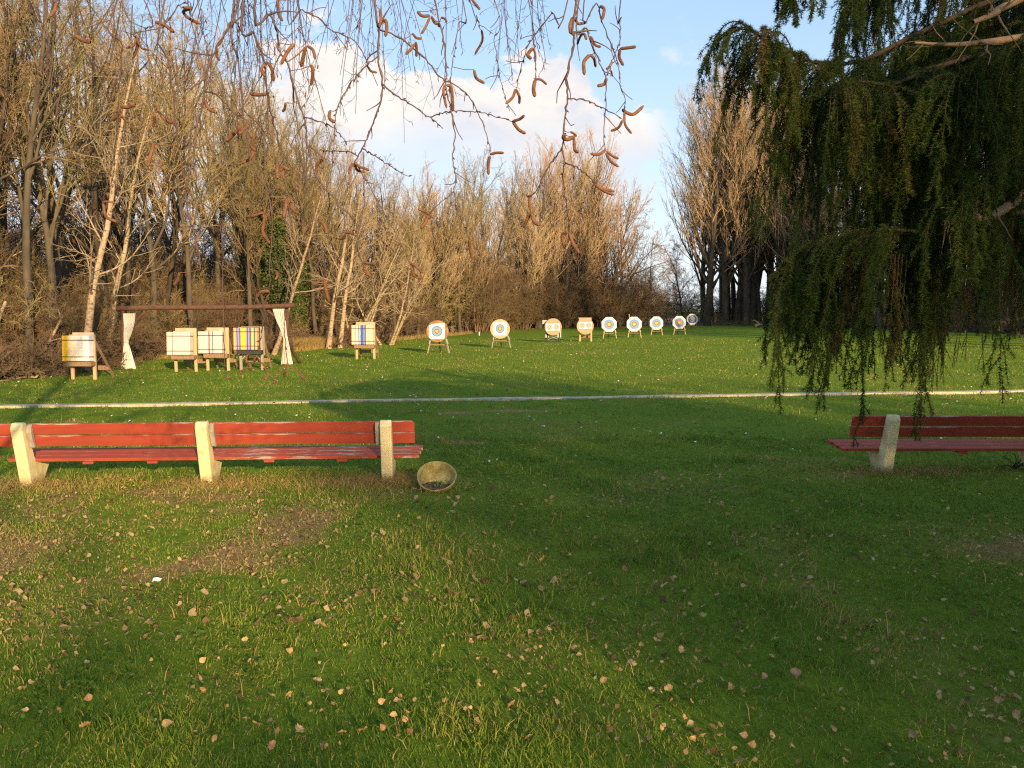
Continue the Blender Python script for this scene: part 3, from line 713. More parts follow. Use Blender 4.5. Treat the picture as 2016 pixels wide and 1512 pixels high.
# ------------------------------------------------------------------ benches
def bench_post(parent, x, rz_off=0.0, h=0.74):
    prof = [(0.0, -0.15), (0.26, -0.15), (0.28, 0.03), (0.47, 0.27), (0.47, 0.305), (0.12, 0.255), (0.065, 0.33),
            (-0.055, h - 0.05), (-0.085, h), (-0.155, h), (-0.19, h - 0.06)]
    mb = MB(); mb.prism(prof, -0.066, 0.066, 'x')
    return mb.build('post', M['concrete'], parent, bevel=0.014, loc=(x, 0, 0))
def plank(parent, name, x0, x1, y, z, w, t, tilt, m, rnd=0.03):
    """board along x, w wide across the tilted direction, ends rounded a little"""
    mb = MB(); k = 0.5 * w
    poly = [(x0, -k), (x1 - rnd * 0.3, -k), (x1, -k + rnd * 0.3), (x1, k - rnd), (x1 - rnd, k), (x0 + rnd, k), (x0, k - rnd)]
    mb.prism([(a - (x0 + x1) / 2, b) for a, b in poly], -t / 2, t / 2, 'y')
    o = mb.build(name, m, parent, bevel=0.005); o.location = ((x0 + x1) / 2, y, z); o.rotation_euler = (tilt, 0, 0); return o
BT = math.atan2(0.19, 0.70)
def bench_spans(e, spans, seat_spans, seat_mats):
    for x0, x1, rise in spans:
        plank(e, 'backrest_plank', x0, x1, 0.012, 0.515, 0.128, 0.035, BT, M['red'], 0.006)
        plank(e, 'backrest_plank', x0, x1, -0.026, 0.655, 0.128, 0.035, BT, M['red'], 0.03)
    for (x0, x1), m in zip(seat_spans, seat_mats):
        for k in range(3):
            plank(e, 'seat_plank', x0 + 0.02 * (2 - k), x1 + 0.015 * k, 0.135 + 0.134 * k, 0.285 + 0.02 * k, 0.128, 0.036, -math.pi / 2 + 0.148, m, 0.012)
def bench_pad(e, x):
    mb = MB(); mb.prism([(-0.004, 0.44), (-0.05, 0.44), (-0.115, 0.62), (-0.115, 0.70), (-0.075, 0.72)], x, x + 0.055, 'x')
    mb.build('mounting_block', M['wood_grey'], e, bevel=0.008)
def cleat(e, x):
    mb = MB(); mb.prism([(0.06, 0.225), (0.46, 0.285), (0.46, 0.313), (0.06, 0.253)], -0.06, 0.06, 'x'); mb.build('cleat', M['red_cleat'], e, bevel=0.004, loc=(x, 0, 0))
def build_benches():
    a, b = BP[0], BP[2]; rz = math.atan2(b[1] - a[1], b[0] - a[0]); m = BP[1]
    e = tag(empty('park_bench', (m[0], m[1], 0), rz), 'long red plank bench on three cream concrete posts, paint peeling', 'bench')
    xa = -np.linalg.norm(m - a); xb = np.linalg.norm(b - m)
    for x in (xa, 0.0, xb): bench_post(e, x)
    bench_spans(e, [(xa - 0.44, -0.10, 0), (-0.09, xb + 0.325, 0)], [(xa - 0.28, -0.03), (-0.02, xb + 0.37)], [M['red_seat'], M['red_worn']])
    bench_pad(e, xa + 0.072); bench_pad(e, 0.072); bench_pad(e, xb - 0.127)
    for x in (xa + 0.66, xa + 1.39, 0.70, 1.55): cleat(e, x)
    p = RP[0]
    e = tag(empty('park_bench', (p[0], p[1], 0), 0.0), 'shaded dark red plank bench on stained cream posts, cut by the right picture edge', 'bench')
    for x in (0.0, 1.93): bench_post(e, x)
    bench_spans(e, [(-0.46, 2.4, 0)], [(-0.57, 2.5)], [M['red_seat']])
    for x in (0.98,): cleat(e, x)
build_benches()

# ------------------------------------------------------------------ tipped planter bowl
M['bowl'] = varied('mossy_bowl', [(0.3, (0.15, 0.12, 0.035)), (0.5, (0.30, 0.25, 0.09)), (0.72, (0.42, 0.37, 0.17))], 9, 0.9, 0.4)
M['soil'] = varied('soil', [(0.3, (0.035, 0.022, 0.014)), (0.55, (0.11, 0.065, 0.04)), (0.72, (0.30, 0.17, 0.10))], 22, 0.95, 0.9, detail=8)
def build_bowl():
    c = at(859.5, 937, 9.25); el = R(53)
    e = tag(empty('planter_bowl', tuple(c)), 'mossy yellow concrete bowl tipped on its side in the grass by the long bench', 'planter')
    nrm_ = np.array([0.03, -math.cos(el), math.sin(el)]); ez = nrm_ / np.linalg.norm(nrm_); ex = np.array([1.0, 0, 0]); ex = ex - ez * ex.dot(ez); ex /= np.linalg.norm(ex); ey = np.cross(ez, ex)
    Mx = Matrix(((ex[0], ey[0], ez[0], c[0]), (ex[1], ey[1], ez[1], c[1]), (ex[2], ey[2], ez[2], c[2]), (0, 0, 0, 1)))
    e.matrix_world = Mx
    prof = [(0.225, 0.0), (0.222, 0.008), (0.214, 0.008), (0.208, -0.002), (0.196, -0.05), (0.172, -0.10), (0.128, -0.145), (0.07, -0.165), (0.001, -0.168),
            (0.001, -0.19), (0.085, -0.188), (0.145, -0.165), (0.19, -0.115), (0.215, -0.055), (0.225, 0.0)]
    n = 56; V = []; Q = []
    for k in range(n):
        a = 2 * math.pi * k / n
        for j, (r_, z) in enumerate(prof):
            w = 1 + 0.012 * math.sin(3 * a + 1) + 0.006 * math.sin(7 * a); V.append((math.cos(a) * r_ * w, math.sin(a) * r_ * w, z))
    kk = len(prof)
    for k in range(n):
        for j in range(kk - 1): Q.append((k * kk + j, ((k + 1) % n) * kk + j, ((k + 1) % n) * kk + j + 1, k * kk + j + 1))
    link('shell', np_mesh('shell', V, [np.array(Q)], M['bowl'], smooth_=True), e)
    # soil lies in the lower half, nearly level
    g = np.linspace(-0.21, 0.21, 60); X, Y = np.meshgrid(g, g); r = rs(4)
    Z = -0.012 + (-0.19 - Y) * 0.62 + (fbm(X * 10, Y * 10, 3, 2.2) - 0.5) * 0.04
    Rb = np.interp(Z, [-0.168, -0.165, -0.145, -0.10, -0.05, 0.0], [0.0, 0.07, 0.128, 0.172, 0.196, 0.21])
    ok = np.hypot(X, Y) < Rb
    idx = np.arange(60 * 60).reshape(60, 60); q = np.stack([idx[:-1, :-1], idx[:-1, 1:], idx[1:, 1:], idx[1:, :-1]], -1)
    good = ok[:-1, :-1] & ok[:-1, 1:] & ok[1:, 1:] & ok[1:, :-1]
    V = np.stack([X, Y, Z], -1).reshape(-1, 3)
    link('soil', np_mesh('soil', V, [q[good]], M['soil'], smooth_=True), e)
    # small weed growing in the soil
    base = Mx @ Vector((0.02, -0.10, -0.05))
    n = 90; P = r.randn(n, 3) * np.array([0.05, 0.03, 0.014]) + np.array(base) + np.array([0, 0, 0.025])
    V, Q = leaf_cloud(P, 0.013, 9)
    V = V - np.array(base); w = link('weed_plant', np_mesh('weed_plant', V, [Q], M['weed'])); w.location = base
    tag(w, 'small green weed sprouting inside the tipped bowl', 'weed')
M['weed'] = varied('weed', [(0.3, (0.05, 0.09, 0.02)), (0.7, (0.12, 0.20, 0.05))], 20, 0.6)
build_bowl()

# ------------------------------------------------------------------ striped foam butts
CRM, WHI, PEA, DRK, MAR = (0.60, 0.50, 0.35), (0.58, 0.56, 0.50), (0.78, 0.52, 0.28), (0.10, 0.09, 0.10), (0.25, 0.03, 0.04)
FB, FP, FY, FO, FU = (0.04, 0.13, 0.46), (0.62, 0.26, 0.30), (0.80, 0.48, 0.03), (0.72, 0.40, 0.14), (0.14, 0.09, 0.22)
def foam_butt(px0, px1, ytop, ybot, yfoot, bands, label, leg_px, back_px, yback, wood='wood_new', beam='wood_old', frame=False, rz=0.0, lean=0.05, group='striped foam butts'):
    Y = ground(0, yfoot)[1]; s = Y / F; pc = (px0 + px1) / 2; w = (px1 - px0) * s
    X = gx(pc, Y - 0.25); e = tag(empty('archery_butt', (X, Y - 0.25, 0), rz), label, 'archery butt', group)
    z = lambda y: (yfoot - y) * s
    zb, zt = z(ybot), z(ytop); D = 0.26; lx = [(p - pc) * s for p in leg_px]; bx = [(p - pc) * s * 1.0 - 0.04 for p in back_px]
    mb = MB(); mb.prism([(-w / 2, 0), (w / 2, 0), (w / 2, D), (-w / 2, D)], 0, zt - zb, 'z')
    fb = mb.build('foam_block', stripes('foam_layers', w, bands), e, bevel=0.02, loc=(0, 0, zb)); fb.rotation_euler = (-lean, 0, 0)
    for q in (0.17, 0.82):
        sb = MB(); h = (zt - zb) * q; a = w / 2 + 0.006
        for lo, hi in (((-a, -0.006, h - 0.012), (a, 0.0, h + 0.012)), ((a - 0.006, 0.0, h - 0.012), (a, D, h + 0.012)), ((-a, 0.0, h - 0.012), (-a + 0.006, D, h + 0.012)), ((-a, D, h - 0.012), (a, D + 0.006, h + 0.012))): sb.box(lo, hi)
        sb.build('strap', M['strap'], fb)
    for x in lx:
        lb = MB(); lb.box((-0.045, 0, -0.05), (0.045, 0.07, zt + 0.02)); o = lb.build('leg', M[wood], e, bevel=0.006, loc=(x, D + 0.02, 0))
    cb = MB(); cb.box((lx[0] - 0.05, 0.03, zb - 0.15), (lx[1] + 0.05, D + 0.018, zb - 0.018)); cb.build('crossbeam', M[beam], e, bevel=0.006)
    zb2 = z(yback)
    if frame:
        fr = MB(); fr.bar((bx[0], D + 0.14, zb), (bx[0], D + 0.14, zb2), 0.03, 0.03); fr.bar((bx[1], D + 0.14, zb - 0.2), (bx[1], D + 0.14, zb2), 0.035, 0.03); fr.bar((bx[0] + 0.016, D + 0.14, zb2 - 0.015), (bx[1] - 0.018, D + 0.14, zb2 - 0.015), 0.03, 0.03)
        fr.build('back_frame', M['wood_grey'], e)
        for x, d in ((lx[0], 1), (lx[1], -1)):
            br = MB(); br.bar((x + d * 0.05, D + 0.0, zb - 0.34), (x + d * 0.22, D + 0.0, zb - 0.155), 0.05, 0.03); br.build('brace', M['wood_grey'], e)
    else:
        bb = MB(); bb.box((bx[0], D + 0.095, zb - 0.1), (bx[1], D + 0.125, zb2)); bb.build('back_board', M['board'], e, bevel=0.006)
    ends = []
    for x in lx:
        rl = MB(); q = (x + 0.02, D + 1.05, -0.03); rl.bar((x, D + 0.13, zt * 0.86), q, 0.06, 0.05); rl.build('rear_leg', M['wood_old'], e, bevel=0.004); ends.append(q)
    t = 0.30 / (zt * 0.86); yk = D + 1.05 - 0.92 * t
    rb = MB(); rb.box((lx[0] - 0.02, yk - 0.07, 0.22), (lx[1] + 0.06, yk - 0.035, 0.36)); rb.build('rear_plank', M['wood_old'], e, bevel=0.004)
    return e
def build_butts():
    foam_butt(117, 171, 660, 710, 747, [(0, FY), (0.24, CRM), (0.5, WHI), (0.78, (0.72, 0.74, 0.74))], 'foam butt with a wide yellow left stripe, leftmost on the lawn', (125, 170), (128, 172), 654.5, beam='wood_old', rz=-0.05)  # cooler right band: bluish shadow tone put into the foam colour
    foam_butt(325, 371, 653, 698, 731, [(0, PEA), (0.03, WHI), (0.235, (0.25, 0.24, 0.22)), (0.272, WHI)], 'cream foam butt with one dark seam, nearest the left curtain', (335.5, 375), (337, 379), 646)
    foam_butt(387.5, 434, 652, 695, 729, [(0, CRM), (0.03, WHI), (0.44, MAR), (0.49, WHI), (0.60, DRK), (0.635, WHI)], 'white foam butt with a maroon and a black stripe, middle one under the log frame', (400, 440), (401, 444), 645, rz=0.03)
    foam_butt(457.5, 503.5, 645, 688, 728, [(0, FO), (0.13, FB), (0.19, FP), (0.25, FB), (0.31, FY), (0.52, FP), (0.57, FB), (0.63, FP), (0.68, FB), (0.76, FY), (0.87, FB), (0.93, FO)], 'foam butt in yellow, blue and pink stripes, nearest the right curtain', (466, 508), (470, 513), 643, wood='wood_grey', beam='iron', frame=True)
    foam_butt(691, 734, 640, 678, 707, [(0, PEA), (0.04, CRM), (0.18, (0.3, 0.22, 0.2)), (0.20, WHI), (0.32, FU), (0.36, WHI), (0.41, FB), (0.56, WHI), (0.585, FU), (0.66, CRM), (0.76, (0.55, 0.42, 0.28)), (0.785, CRM)], 'cream foam butt with a wide blue centre stripe, standing alone', (698.5, 733), (699, 737), 634)
build_butts()

# ------------------------------------------------------------------ round and octagonal targets
def disc_poly(r, n, rot=0.0, rng=None, rough=0.0):
    return [(r * (1 + (rough * (rng.rand() - 0.5) if rng is not None else 0)) * math.cos(2 * math.pi * k / n + rot), r * (1 + (rough * (rng.rand() - 0.5) if rng is not None else 0)) * math.sin(2 * math.pi * k / n + rot)) for k in range(n)]
def easel(px, py, yfoot, rpx, label, shape, bale, feet, papers, stand='tripod', group='archery targets', wood='wood_grey', tilt=0.12, rear='iron', thick=0.16, squash=1.0):
    Y = ground(0, yfoot)[1]; s = Y / F; X = gx(px, Y); rad = rpx * s; zc = (yfoot - py) * s; r = rs(int(px))
    e = tag(empty('archery_target', (X, Y, 0), 0.0), label, 'target', group)
    if shape == 'oct': poly = disc_poly(rad / math.cos(math.pi / 8), 8, math.pi / 8)
    elif shape == 'flat':
        poly = [(a, min(b, rad * 0.93)) for a, b in disc_poly(rad, 48)]
        poly = [(a if abs(a) < rad * 0.74 or b < rad * 0.6 else a, b) for a, b in poly]
        poly = [p for p in poly if not (p[1] > rad * 0.72)] ; k = next(i for i, p in enumerate(poly) if p[1] > 0 and p[0] < 0)
        poly = poly[:k] + [(rad * 0.73, rad * 0.97), (-rad * 0.76, rad * 0.95)] + poly[k:]
    else: poly = disc_poly(rad, 48, 0, r, 0.015)
    mb = MB(); mb.prism(poly, 0, thick, 'y')
    b = mb.build('bale', M[bale], e, bevel=0.012, loc=(0, -thick, zc)); b.rotation_euler = (-tilt, 0, 0)
    for (dx, dz, half, rr, stops, cut) in papers:
        dx, dz, half, rr = dx * s, dz * s, half * s, rr * s; pm = MB()
        if cut == 'round': pm.prism(disc_poly(rr, 40), -0.008, -0.001, 'y')
        elif cut == 'torn': pm.prism([(-half, -half * 0.75), (-half * 0.7, -half), (half * 0.85, -half * 0.98), (half, -half * 0.7), (half * 0.96, half), (half * 0.1, half * 0.97), (-half * 0.7, half * 0.88), (-half * 0.75, half * 0.8), (-half, half * 0.75)], -0.008, -0.001, 'y')
        else: pm.prism([(-half, -half), (half, -half), (half, half), (-half, half)], -0.008, -0.001, 'y')
        pm.build('target_face', rings('target_rings', rr, stops), b, loc=(dx, 0, dz))
    zl = zc - rad * 0.2
    if stand == 'tripod':
        for fx in feet:
            x = (fx - px) * s; lb = MB(); lb.bar((x * 0.45, 0.04, zc + rad * 0.5), (x, -0.12, -0.05), 0.075, 0.05); lb.build('leg', M[wood], e, bevel=0.004)
            sh = MB(); zz = zc - rad * 0.93; k = (zc + rad * 0.5 - zz) / (zc + rad * 0.5 + 0.05); xx = x * 0.45 + (x - x * 0.45) * k; yy_ = 0.04 - 0.16 * k
            sh.bar((xx - x * 0.02, yy_ - 0.06, zz + 0.10), (xx + x * 0.10, yy_ - 0.10, zz - 0.12), 0.12, 0.05); sh.build('support_peg', M[wood], e, bevel=0.004)
        x0, x1 = [(f - px) * s for f in feet]; rb = MB(); zz = zc - rad - 0.12; k = (zc + rad * 0.5 - zz) / (zc + rad * 0.5); rb.bar((x0 * (0.45 + 0.55 * k), -0.02, zz), (x1 * (0.45 + 0.55 * k), -0.02, zz), 0.03, 0.05); rb.build('crossbar', M['wood_old'], e)
        lb = MB(); lb.bar((0.03, 0.06, zc + rad * 0.4), (0.05, 0.75, -0.03), 0.06, 0.05); lb.build('rear_leg', M[rear], e)
    elif stand == 'metal':
        x0, x1 = [(f - px) * s for f in feet]
        for x in (x0, x1):
            lb = MB(); lb.bar((x, 0.06, -0.04), (x, 0.06, zc + rad * 0.3), 0.06, 0.04); lb.build('leg', M['iron'], e)
            lp = MB(); lp.box((x - 0.14, 0.04, zc - rad * 1.25), (x + 0.12, 0.058, zc - rad * 0.3)); lp.build('side_plate', M['grey_metal'], e)
        for a, c in ((x0, x1), (x1, x0)):
            lb = MB(); lb.bar((a, 0.10 if a < c else 0.14, 0.15), (c, 0.10 if a < c else 0.14, zc - rad * 1.0), 0.035, 0.02); lb.build('cross_brace', M['grey_metal'], e)
        lb = MB(); lb.bar((x0, 0.2, 0.08), (x1, 0.2, 0.08), 0.06, 0.06); lb.build('crossbar', M['iron'], e)
        lb = MB(); lb.box((-rad * 1.25, 0.16, zc + rad * 0.30), (-rad * 0.70, 0.20, zc + rad * 0.78)); lb.build('back_plate', M['grey_metal'], e, bevel=0.01)
        for x in (x0, x1):
            lb = MB(); lb.bar((x, 0.07, zc), (x, 0.85, 0), 0.05, 0.04); lb.build('rear_leg', M['iron'], e)
    else:
        x0, x1 = [(f - px) * s for f in feet]
        for x in (x0, x1):
            lb = MB(); lb.box((x - 0.05, 0.02, -0.05), (x + 0.05, 0.09, zc + rad * 0.6)); lb.build('leg', M['wood_new'], e, bevel=0.005)
            lb = MB(); lb.bar((x, 0.11, zc), (x, 0.9, 0), 0.06, 0.05); lb.build('rear_leg', M['wood_old'], e)
        lb = MB(); lb.box((x0 + 0.06, 0.55, 0.22), (x1 - 0.03, 0.59, 0.36)); lb.build('rear_plank', M['wood_old'], e, bevel=0.005)
        lb = MB(); lb.box((-rad * 0.78, 0.10, zc + rad * 0.2), (rad * 0.78, 0.13, zc + rad * 1.0)); lb.build('back_board', M['wood_grey'], e, bevel=0.01)
    return e
SIX = [(0, YEL), (0.27, RED), (0.50, (0.14, 0.32, 0.52)), (0.86, (0.13, 0.14, 0.16)), (1.0, WHT)]
MULTI = [(0, YEL), (0.30, (0.76, 0.22, 0.10)), (0.52, (0.30, 0.33, 0.50)), (0.75, (0.22, 0.42, 0.62)), (1.0, WHT)]
OCT = [(0, YEL), (0.30, (0.70, 0.12, 0.06)), (0.53, (0.13, 0.30, 0.50)), (0.93, (0.42, 0.33, 0.22)), (1.0, WHT)]
FAR = [(0, YEL), (0.30, (0.78, 0.16, 0.08)), (0.52, (0.24, 0.48, 0.66)), (0.74, (0.03, 0.07, 0.20)), (1.0, WHT)]
def build_targets():
    easel(861.5, 652, 695, 21.6, 'dark straw boss with a square white paper face on splayed legs', 'round', 'straw_dark', (841, 884.5), [(-1.0, 0.0, 15.6, 10.6, SIX, 'torn')], wood='wood_grey')
    easel(984.5, 647.5, 684.5, 19.2, 'pale peach round boss with a square white paper face', 'round', 'straw_pale', (967.5, 1005.5), [(0.0, 0.6, 12.8, 8.8, SIX, 'sq')], wood='wood_grey')
    easel(1089, 643.5, 673.5, 16.8, 'tan round boss with two small faces on a grey folding stand', 'round', 'straw_tan', (1078, 1101.5), [(-7.3, -0.6, 6.7, 6.4, MULTI, 'sq'), (6.4, -0.2, 6.7, 6.4, MULTI, 'sq')], stand='metal')
    easel(1152, 642, 672, 16.6, 'tan flat topped boss with two small faces on a wooden frame', 'flat', 'straw_tan', (1142.5, 1164.5), [(-6.3, 1.2, 6.4, 6.2, MULTI, 'sq'), (6.6, 1.6, 6.4, 6.2, MULTI, 'sq')], stand='frame')
    easel(1199, 638.8, 666, 14.6, 'white octagonal target, first from the left of the octagons', 'oct', 'foam_white', (1187, 1214.5), [(0, 0, 11, 10.3, OCT, 'round')], wood='wood_new')
    o2 = easel(1248.3, 638.2, 664.3, 14.4, 'white octagonal target with a short stick poking up behind it', 'oct', 'foam_white', (1236, 1263), [(0, 0, 11, 10.2, OCT, 'round')], wood='wood_new')
    st = MB(); s = ground(0, 664.3)[1] / F; st.bar((-8.5 * s, 0.05, 36 * s), (-10 * s, 0.02, 46 * s), 0.06, 0.05); st.build('stick', M['wood_new'], o2)
    easel(1292.2, 636.2, 659.6, 12.9, 'white octagonal target on splayed legs, third from the left of the octagons', 'oct', 'foam_white', (1281.5, 1305), [(0, 0, 11, 9.2, OCT, 'round')], wood='wood_new')
    easel(1337, 635, 658.5, 12.8, 'white octagonal target in front of and left of the farthest one', 'oct', 'foam_white', (1326, 1350.5), [(0, 0, 11, 9.1, OCT, 'round')], wood='wood_new')
    easel(1362.7, 628.6, 647, 10.6, 'small white octagonal target with a navy outer ring, farthest away', 'oct', 'foam_white', (1353, 1372), [(0, 0, 8, 7.9, FAR, 'round')], wood='wood_old')
build_targets()

# ------------------------------------------------------------------ log frame with curtains
def build_log_frame():
    YL, YR = 28.6, 30.6
    pl = ground(241, 0 + 726); pr = ground(564, 718)
    e = tag(empty('log_frame', (gx(241, YL), YL, 0)), 'brown log frame with a long top beam over the striped butts', 'log frame')
    o = np.array([gx(241, YL), YL, 0])
    tb = lambda p, r0, r1, name, n=9, wob=0.02: (lambda mb: mb.build(name, M['log'], e))(MB().tube([np.array(p[0]) + (np.array(p[1]) - np.array(p[0])) * t + wob * np.array([math.sin(9 * t), math.cos(7 * t), math.sin(5 * t + 1)]) - o for t in np.linspace(0, 1, n)], np.linspace(r0, r1, n)))
    tb((at(228, 609, YL - 0.1), at(579, 600.5, YR - 0.1)), 0.09, 0.085, 'beam', 24, 0.03)
    tb(((gx(241, YL), YL, -0.1), at(240, 598, YL)), 0.075, 0.06, 'post')
    tb(((gx(565, YR), YR, -0.1), at(564, 603, YR)), 0.075, 0.06, 'post')
    tb((at(260, 646, YL + 0.1), at(284, 611, YL + 0.15)), 0.055, 0.05, 'brace')
    tb((at(543, 627, YR - 0.2), at(519, 601, YR - 0.2)), 0.06, 0.055, 'brace')
    tb((at(566, 668, YR + 0.2), tuple(ground(589, 714.5))), 0.07, 0.065, 'brace')
    tb((at(521, 600, YR - 0.22), at(527, 583, YR - 0.3)), 0.045, 0.035, 'stub')
build_log_frame()
def curtain(rows, Y, label, pleats, seed):
    """rows = (photo y, left px, right px) from the top down; pleated cloth gathered at its waist"""
    r = rs(seed); nr, nc = 40, 64; y_ = np.linspace(rows[0][0], rows[-1][0], nr)
    l = np.interp(y_, [a[0] for a in rows], [a[1] for a in rows]); rr = np.interp(y_, [a[0] for a in rows], [a[2] for a in rows])
    ker = np.ones(5) / 5; l2 = np.convolve(np.pad(l, 2, 'edge'), ker, 'valid'); r2 = np.convolve(np.pad(rr, 2, 'edge'), ker, 'valid')
    u = np.linspace(0, 1, nc); V = np.zeros((nr, nc, 3)); ph = r.rand(4) * 6
    for i in range(nr):
        L, Rr = gx(l2[i], Y), gx(r2[i], Y); w = Rr - L
        V[i, :, 0] = L + w * u; V[i, :, 1] = Y + 0.035 * np.sin(u * pleats * 6.283 + ph[0] + 0.4 * np.sin(i * 0.15)) + 0.02 * np.sin(u * pleats * 2.1 * 6.283 + ph[1] + i * 0.05)
        V[i, :, 2] = max(0.015, at(0, y_[i], Y)[2]) + (0.02 * np.sin(u * 9 + ph[2]) if i == nr - 1 else 0)
    V = V.reshape(-1, 3); o = V.mean(0) * np.array([1, 1, 0]); V = V - o
    i = np.arange(nr - 1)[:, None] * nc + np.arange(nc - 1)[None]; Q = np.stack([i, i + 1, i + nc + 1, i + nc], -1).reshape(-1, 4)
    c = link('curtain', np_mesh('curtain', V, [Q], M['curtain'], smooth_=True)); c.location = o
    m = c.modifiers.new('cloth', 'SOLIDIFY'); m.thickness = 0.006
    tag(c, label, 'curtain', 'curtains of the log frame')
    tie = MB(); k = int(nr * 0.5); k = int(np.argmin(r2 - l2)); pts = [(V[k * nc, 0] - 0.01 + (V[k * nc + nc - 1, 0] - V[k * nc, 0] + 0.02) * (0.5 + 0.5 * math.cos(a)), 0.05 * math.sin(a), V[k * nc, 2]) for a in np.linspace(0, 6.283, 17)]
    tie.tube(pts, 0.012, 6, 0, False); tie.build('tie', M['curtain'], c)
curtain([(617, 243, 266), (640, 244, 263), (660, 242, 256), (673, 242, 249), (690, 240, 254), (710, 236, 259), (727, 233.5, 263.5)], 28.35, 'cream curtain tied in the middle, hanging from the left end of the log frame', 6, 3)
curtain([(608, 537, 561), (630, 543, 562), (650, 552, 563), (664, 557, 564.5), (680, 557, 568), (700, 554, 571), (718, 551, 575)], 30.3, 'grey white curtain tied in the middle, hanging from the right end of the log frame', 6, 4)

# ------------------------------------------------------------------ small things
def stake(px, yf, yt, w, label, m, lean=0.0, mossy=False):
    Y = ground(0, yf)[1]; h = (yf - yt) * Y / F; mb = MB(); ww = w * Y / F / 2
    mb.prism([(-ww, -ww), (ww, -ww), (ww * 1.1, ww), (-ww, ww * 1.1)], -0.1, h * 0.93, 'z'); mb.box((-ww * 0.7, -ww * 0.7, h * 0.93 + 0.002), (ww * 0.6, ww * 0.7, h))
    o = mb.build('marker_stake', M[m], bevel=0.01); o.location = (gx(px, Y), Y, 0); o.rotation_euler = (0, lean, 0); tag(o, label, 'stake')
stake(767.5, 670.5, 654, 3.2, 'short pale wooden stake right of the blue striped butt', 'wood_new', -0.05)
stake(943.5, 660, 653, 2.0, 'short white stake left of the peach round boss', 'paper')
stake(1903, 655, 650.5, 2.2, 'tiny white stake at the edge of the right wood', 'paper')
stake(688, 673, 664, 2.6, 'short pale stake just left of the blue striped butt', 'wood_new', 0.1)
def branch_obj(name, pts, r0, r1, m, label, cat, seed, subs=3):
    r = rs(seed); P = np.array(pts, float)[None]; o = P[0, 0].copy(); P = P - o; k = P.shape[1]
    Rd = np.linspace(r0, r1, k)[None]; sets = [(P, Rd, 8)]
    if subs: sets.append((*children(r, P, Rd, subs, 0.2, 0.95, (30, 60), 0.4, 0.2, 5, 0.15, 0.05, 0.6, r1 * 0.6), 6))
    ob = link(name, tube_mesh(name, sets, M[m])); ob.location = o; return tag(ob, label, cat)
g_ = lambda px, py, dz=0.0: ground(px, py) + np.array([0, 0, dz])
branch_obj('fallen_branch', [g_(38, 729, 0.12), g_(46, 737, 0.06), g_(56, 745, 0.05), g_(70, 746, 0.05), g_(77, 742, 0.08)], 0.05, 0.03, 'bark_pale', 'crooked mossy branch lying on the ground left of the yellow striped butt', 'branch', 2, 1)
branch_obj('leaning_pole', [at(-6, 640, 26.5), at(2, 615, 26.6), at(11, 594, 26.8)], 0.06, 0.05, 'bark_pale', 'short pale pole leaning at the left picture edge', 'pole', 3, 0)
branch_obj('leaning_pole', [tuple(ground(86, 690) * 0 + at(86, 690, 27.6)), at(104, 660, 27.8), at(123, 622, 28)], 0.05, 0.04, 'bark_pale', 'thin yellowish pole leaning left of the yellow striped butt', 'pole', 5, 2)
r_ = rs(4)
for k, (px, py, dx, h) in enumerate(((1486, 641, 22, 0.3), (1492, 641.5, 30, 0.25), (1500, 641, -14, 0.9))):
    Y = 100 + k * 0.4; a = np.array([gx(px, Y), Y, 0.12]); b = np.array([gx(px + dx, Y), Y + 0.5, h])
    branch_obj('driftwood_log', [a, (a + b) / 2 + np.array([0, 0, 0.15]), b], 0.22 - 0.05 * k, 0.08, 'bark_pale',
               ('thick pale end of a broken log at the right wood edge', 'pale log lying across the broken log pile', 'pale branch sticking up from the broken log pile')[k], 'log', k, 3)
def build_stump():
    g = ground(2, 733); mb = MB(); mb.tube([(0, 0, -0.1), (0.01, 0, 0.15), (0.0, 0.02, 0.30), (0.01, 0.02, 0.42)], [0.17, 0.15, 0.14, 0.13], 14)
    o = mb.build('tree_stump', varied('moss', [(0.3, (0.07, 0.075, 0.015)), (0.7, (0.26, 0.24, 0.04))], 8, 0.95, 0.5)); o.location = (g[0] - 0.06, g[1], 0); tag(o, 'short mossy stump cut by the left picture edge', 'stump')
build_stump()
def build_paper_scrap():
    g = ground(309, 1149); V = [(-0.03, -0.02, 0.015), (0.0, -0.028, 0.028), (0.03, -0.015, 0.02), (0.032, 0.012, 0.03), (0.0, 0.0, 0.045), (-0.03, 0.012, 0.035), (-0.014, 0.028, 0.03), (0.016, 0.03, 0.024)]
    me = bpy.data.meshes.new('paper_scrap'); me.from_pydata(V, [], [(0, 1, 4, 5), (1, 2, 3, 4), (5, 4, 7, 6), (4, 3, 7)]); me.materials.append(M['paper']); o = link('paper_scrap', me); o.location = (g[0], g[1], float(zground(g[0], g[1])) + 0.02)
    m = o.modifiers.new('sheet', 'SOLIDIFY'); m.thickness = 0.002; tag(o, 'crumpled white scrap of paper on the grass in front of the long bench', 'paper')
build_paper_scrap()
def dead_weed():
    g = ground(1997, 922); r = rs(12); n = 9; a = r.rand(n) * 6.28
    P, Rd = grow(r, np.tile(np.array([[0, 0, 0.0]]), (n, 1)) + r.randn(n, 3) * 0.02 * np.array([1, 1, 0]), np.stack([np.cos(a) * 0.9, np.sin(a) * 0.5, np.ones(n) * 0.7], -1), 0.15 + 0.2 * r.rand(n), np.full(n, 0.006), np.full(n, 0.003), 6, 0.2, 0.0)
    c = children(r, P, Rd, 4, 0.3, 1.0, (30, 60), 0.4, 0.2, 4, 0.2, 0.0, 0.7, 0.0025)
    o = link('dead_weed', tube_mesh('dead_weed', [(P, Rd, 5), (c[0], c[1], 4)], M['iron'])); o.location = g; tag(o, 'dark withered weed twigs in the grass below the right bench', 'weed')
dead_weed()

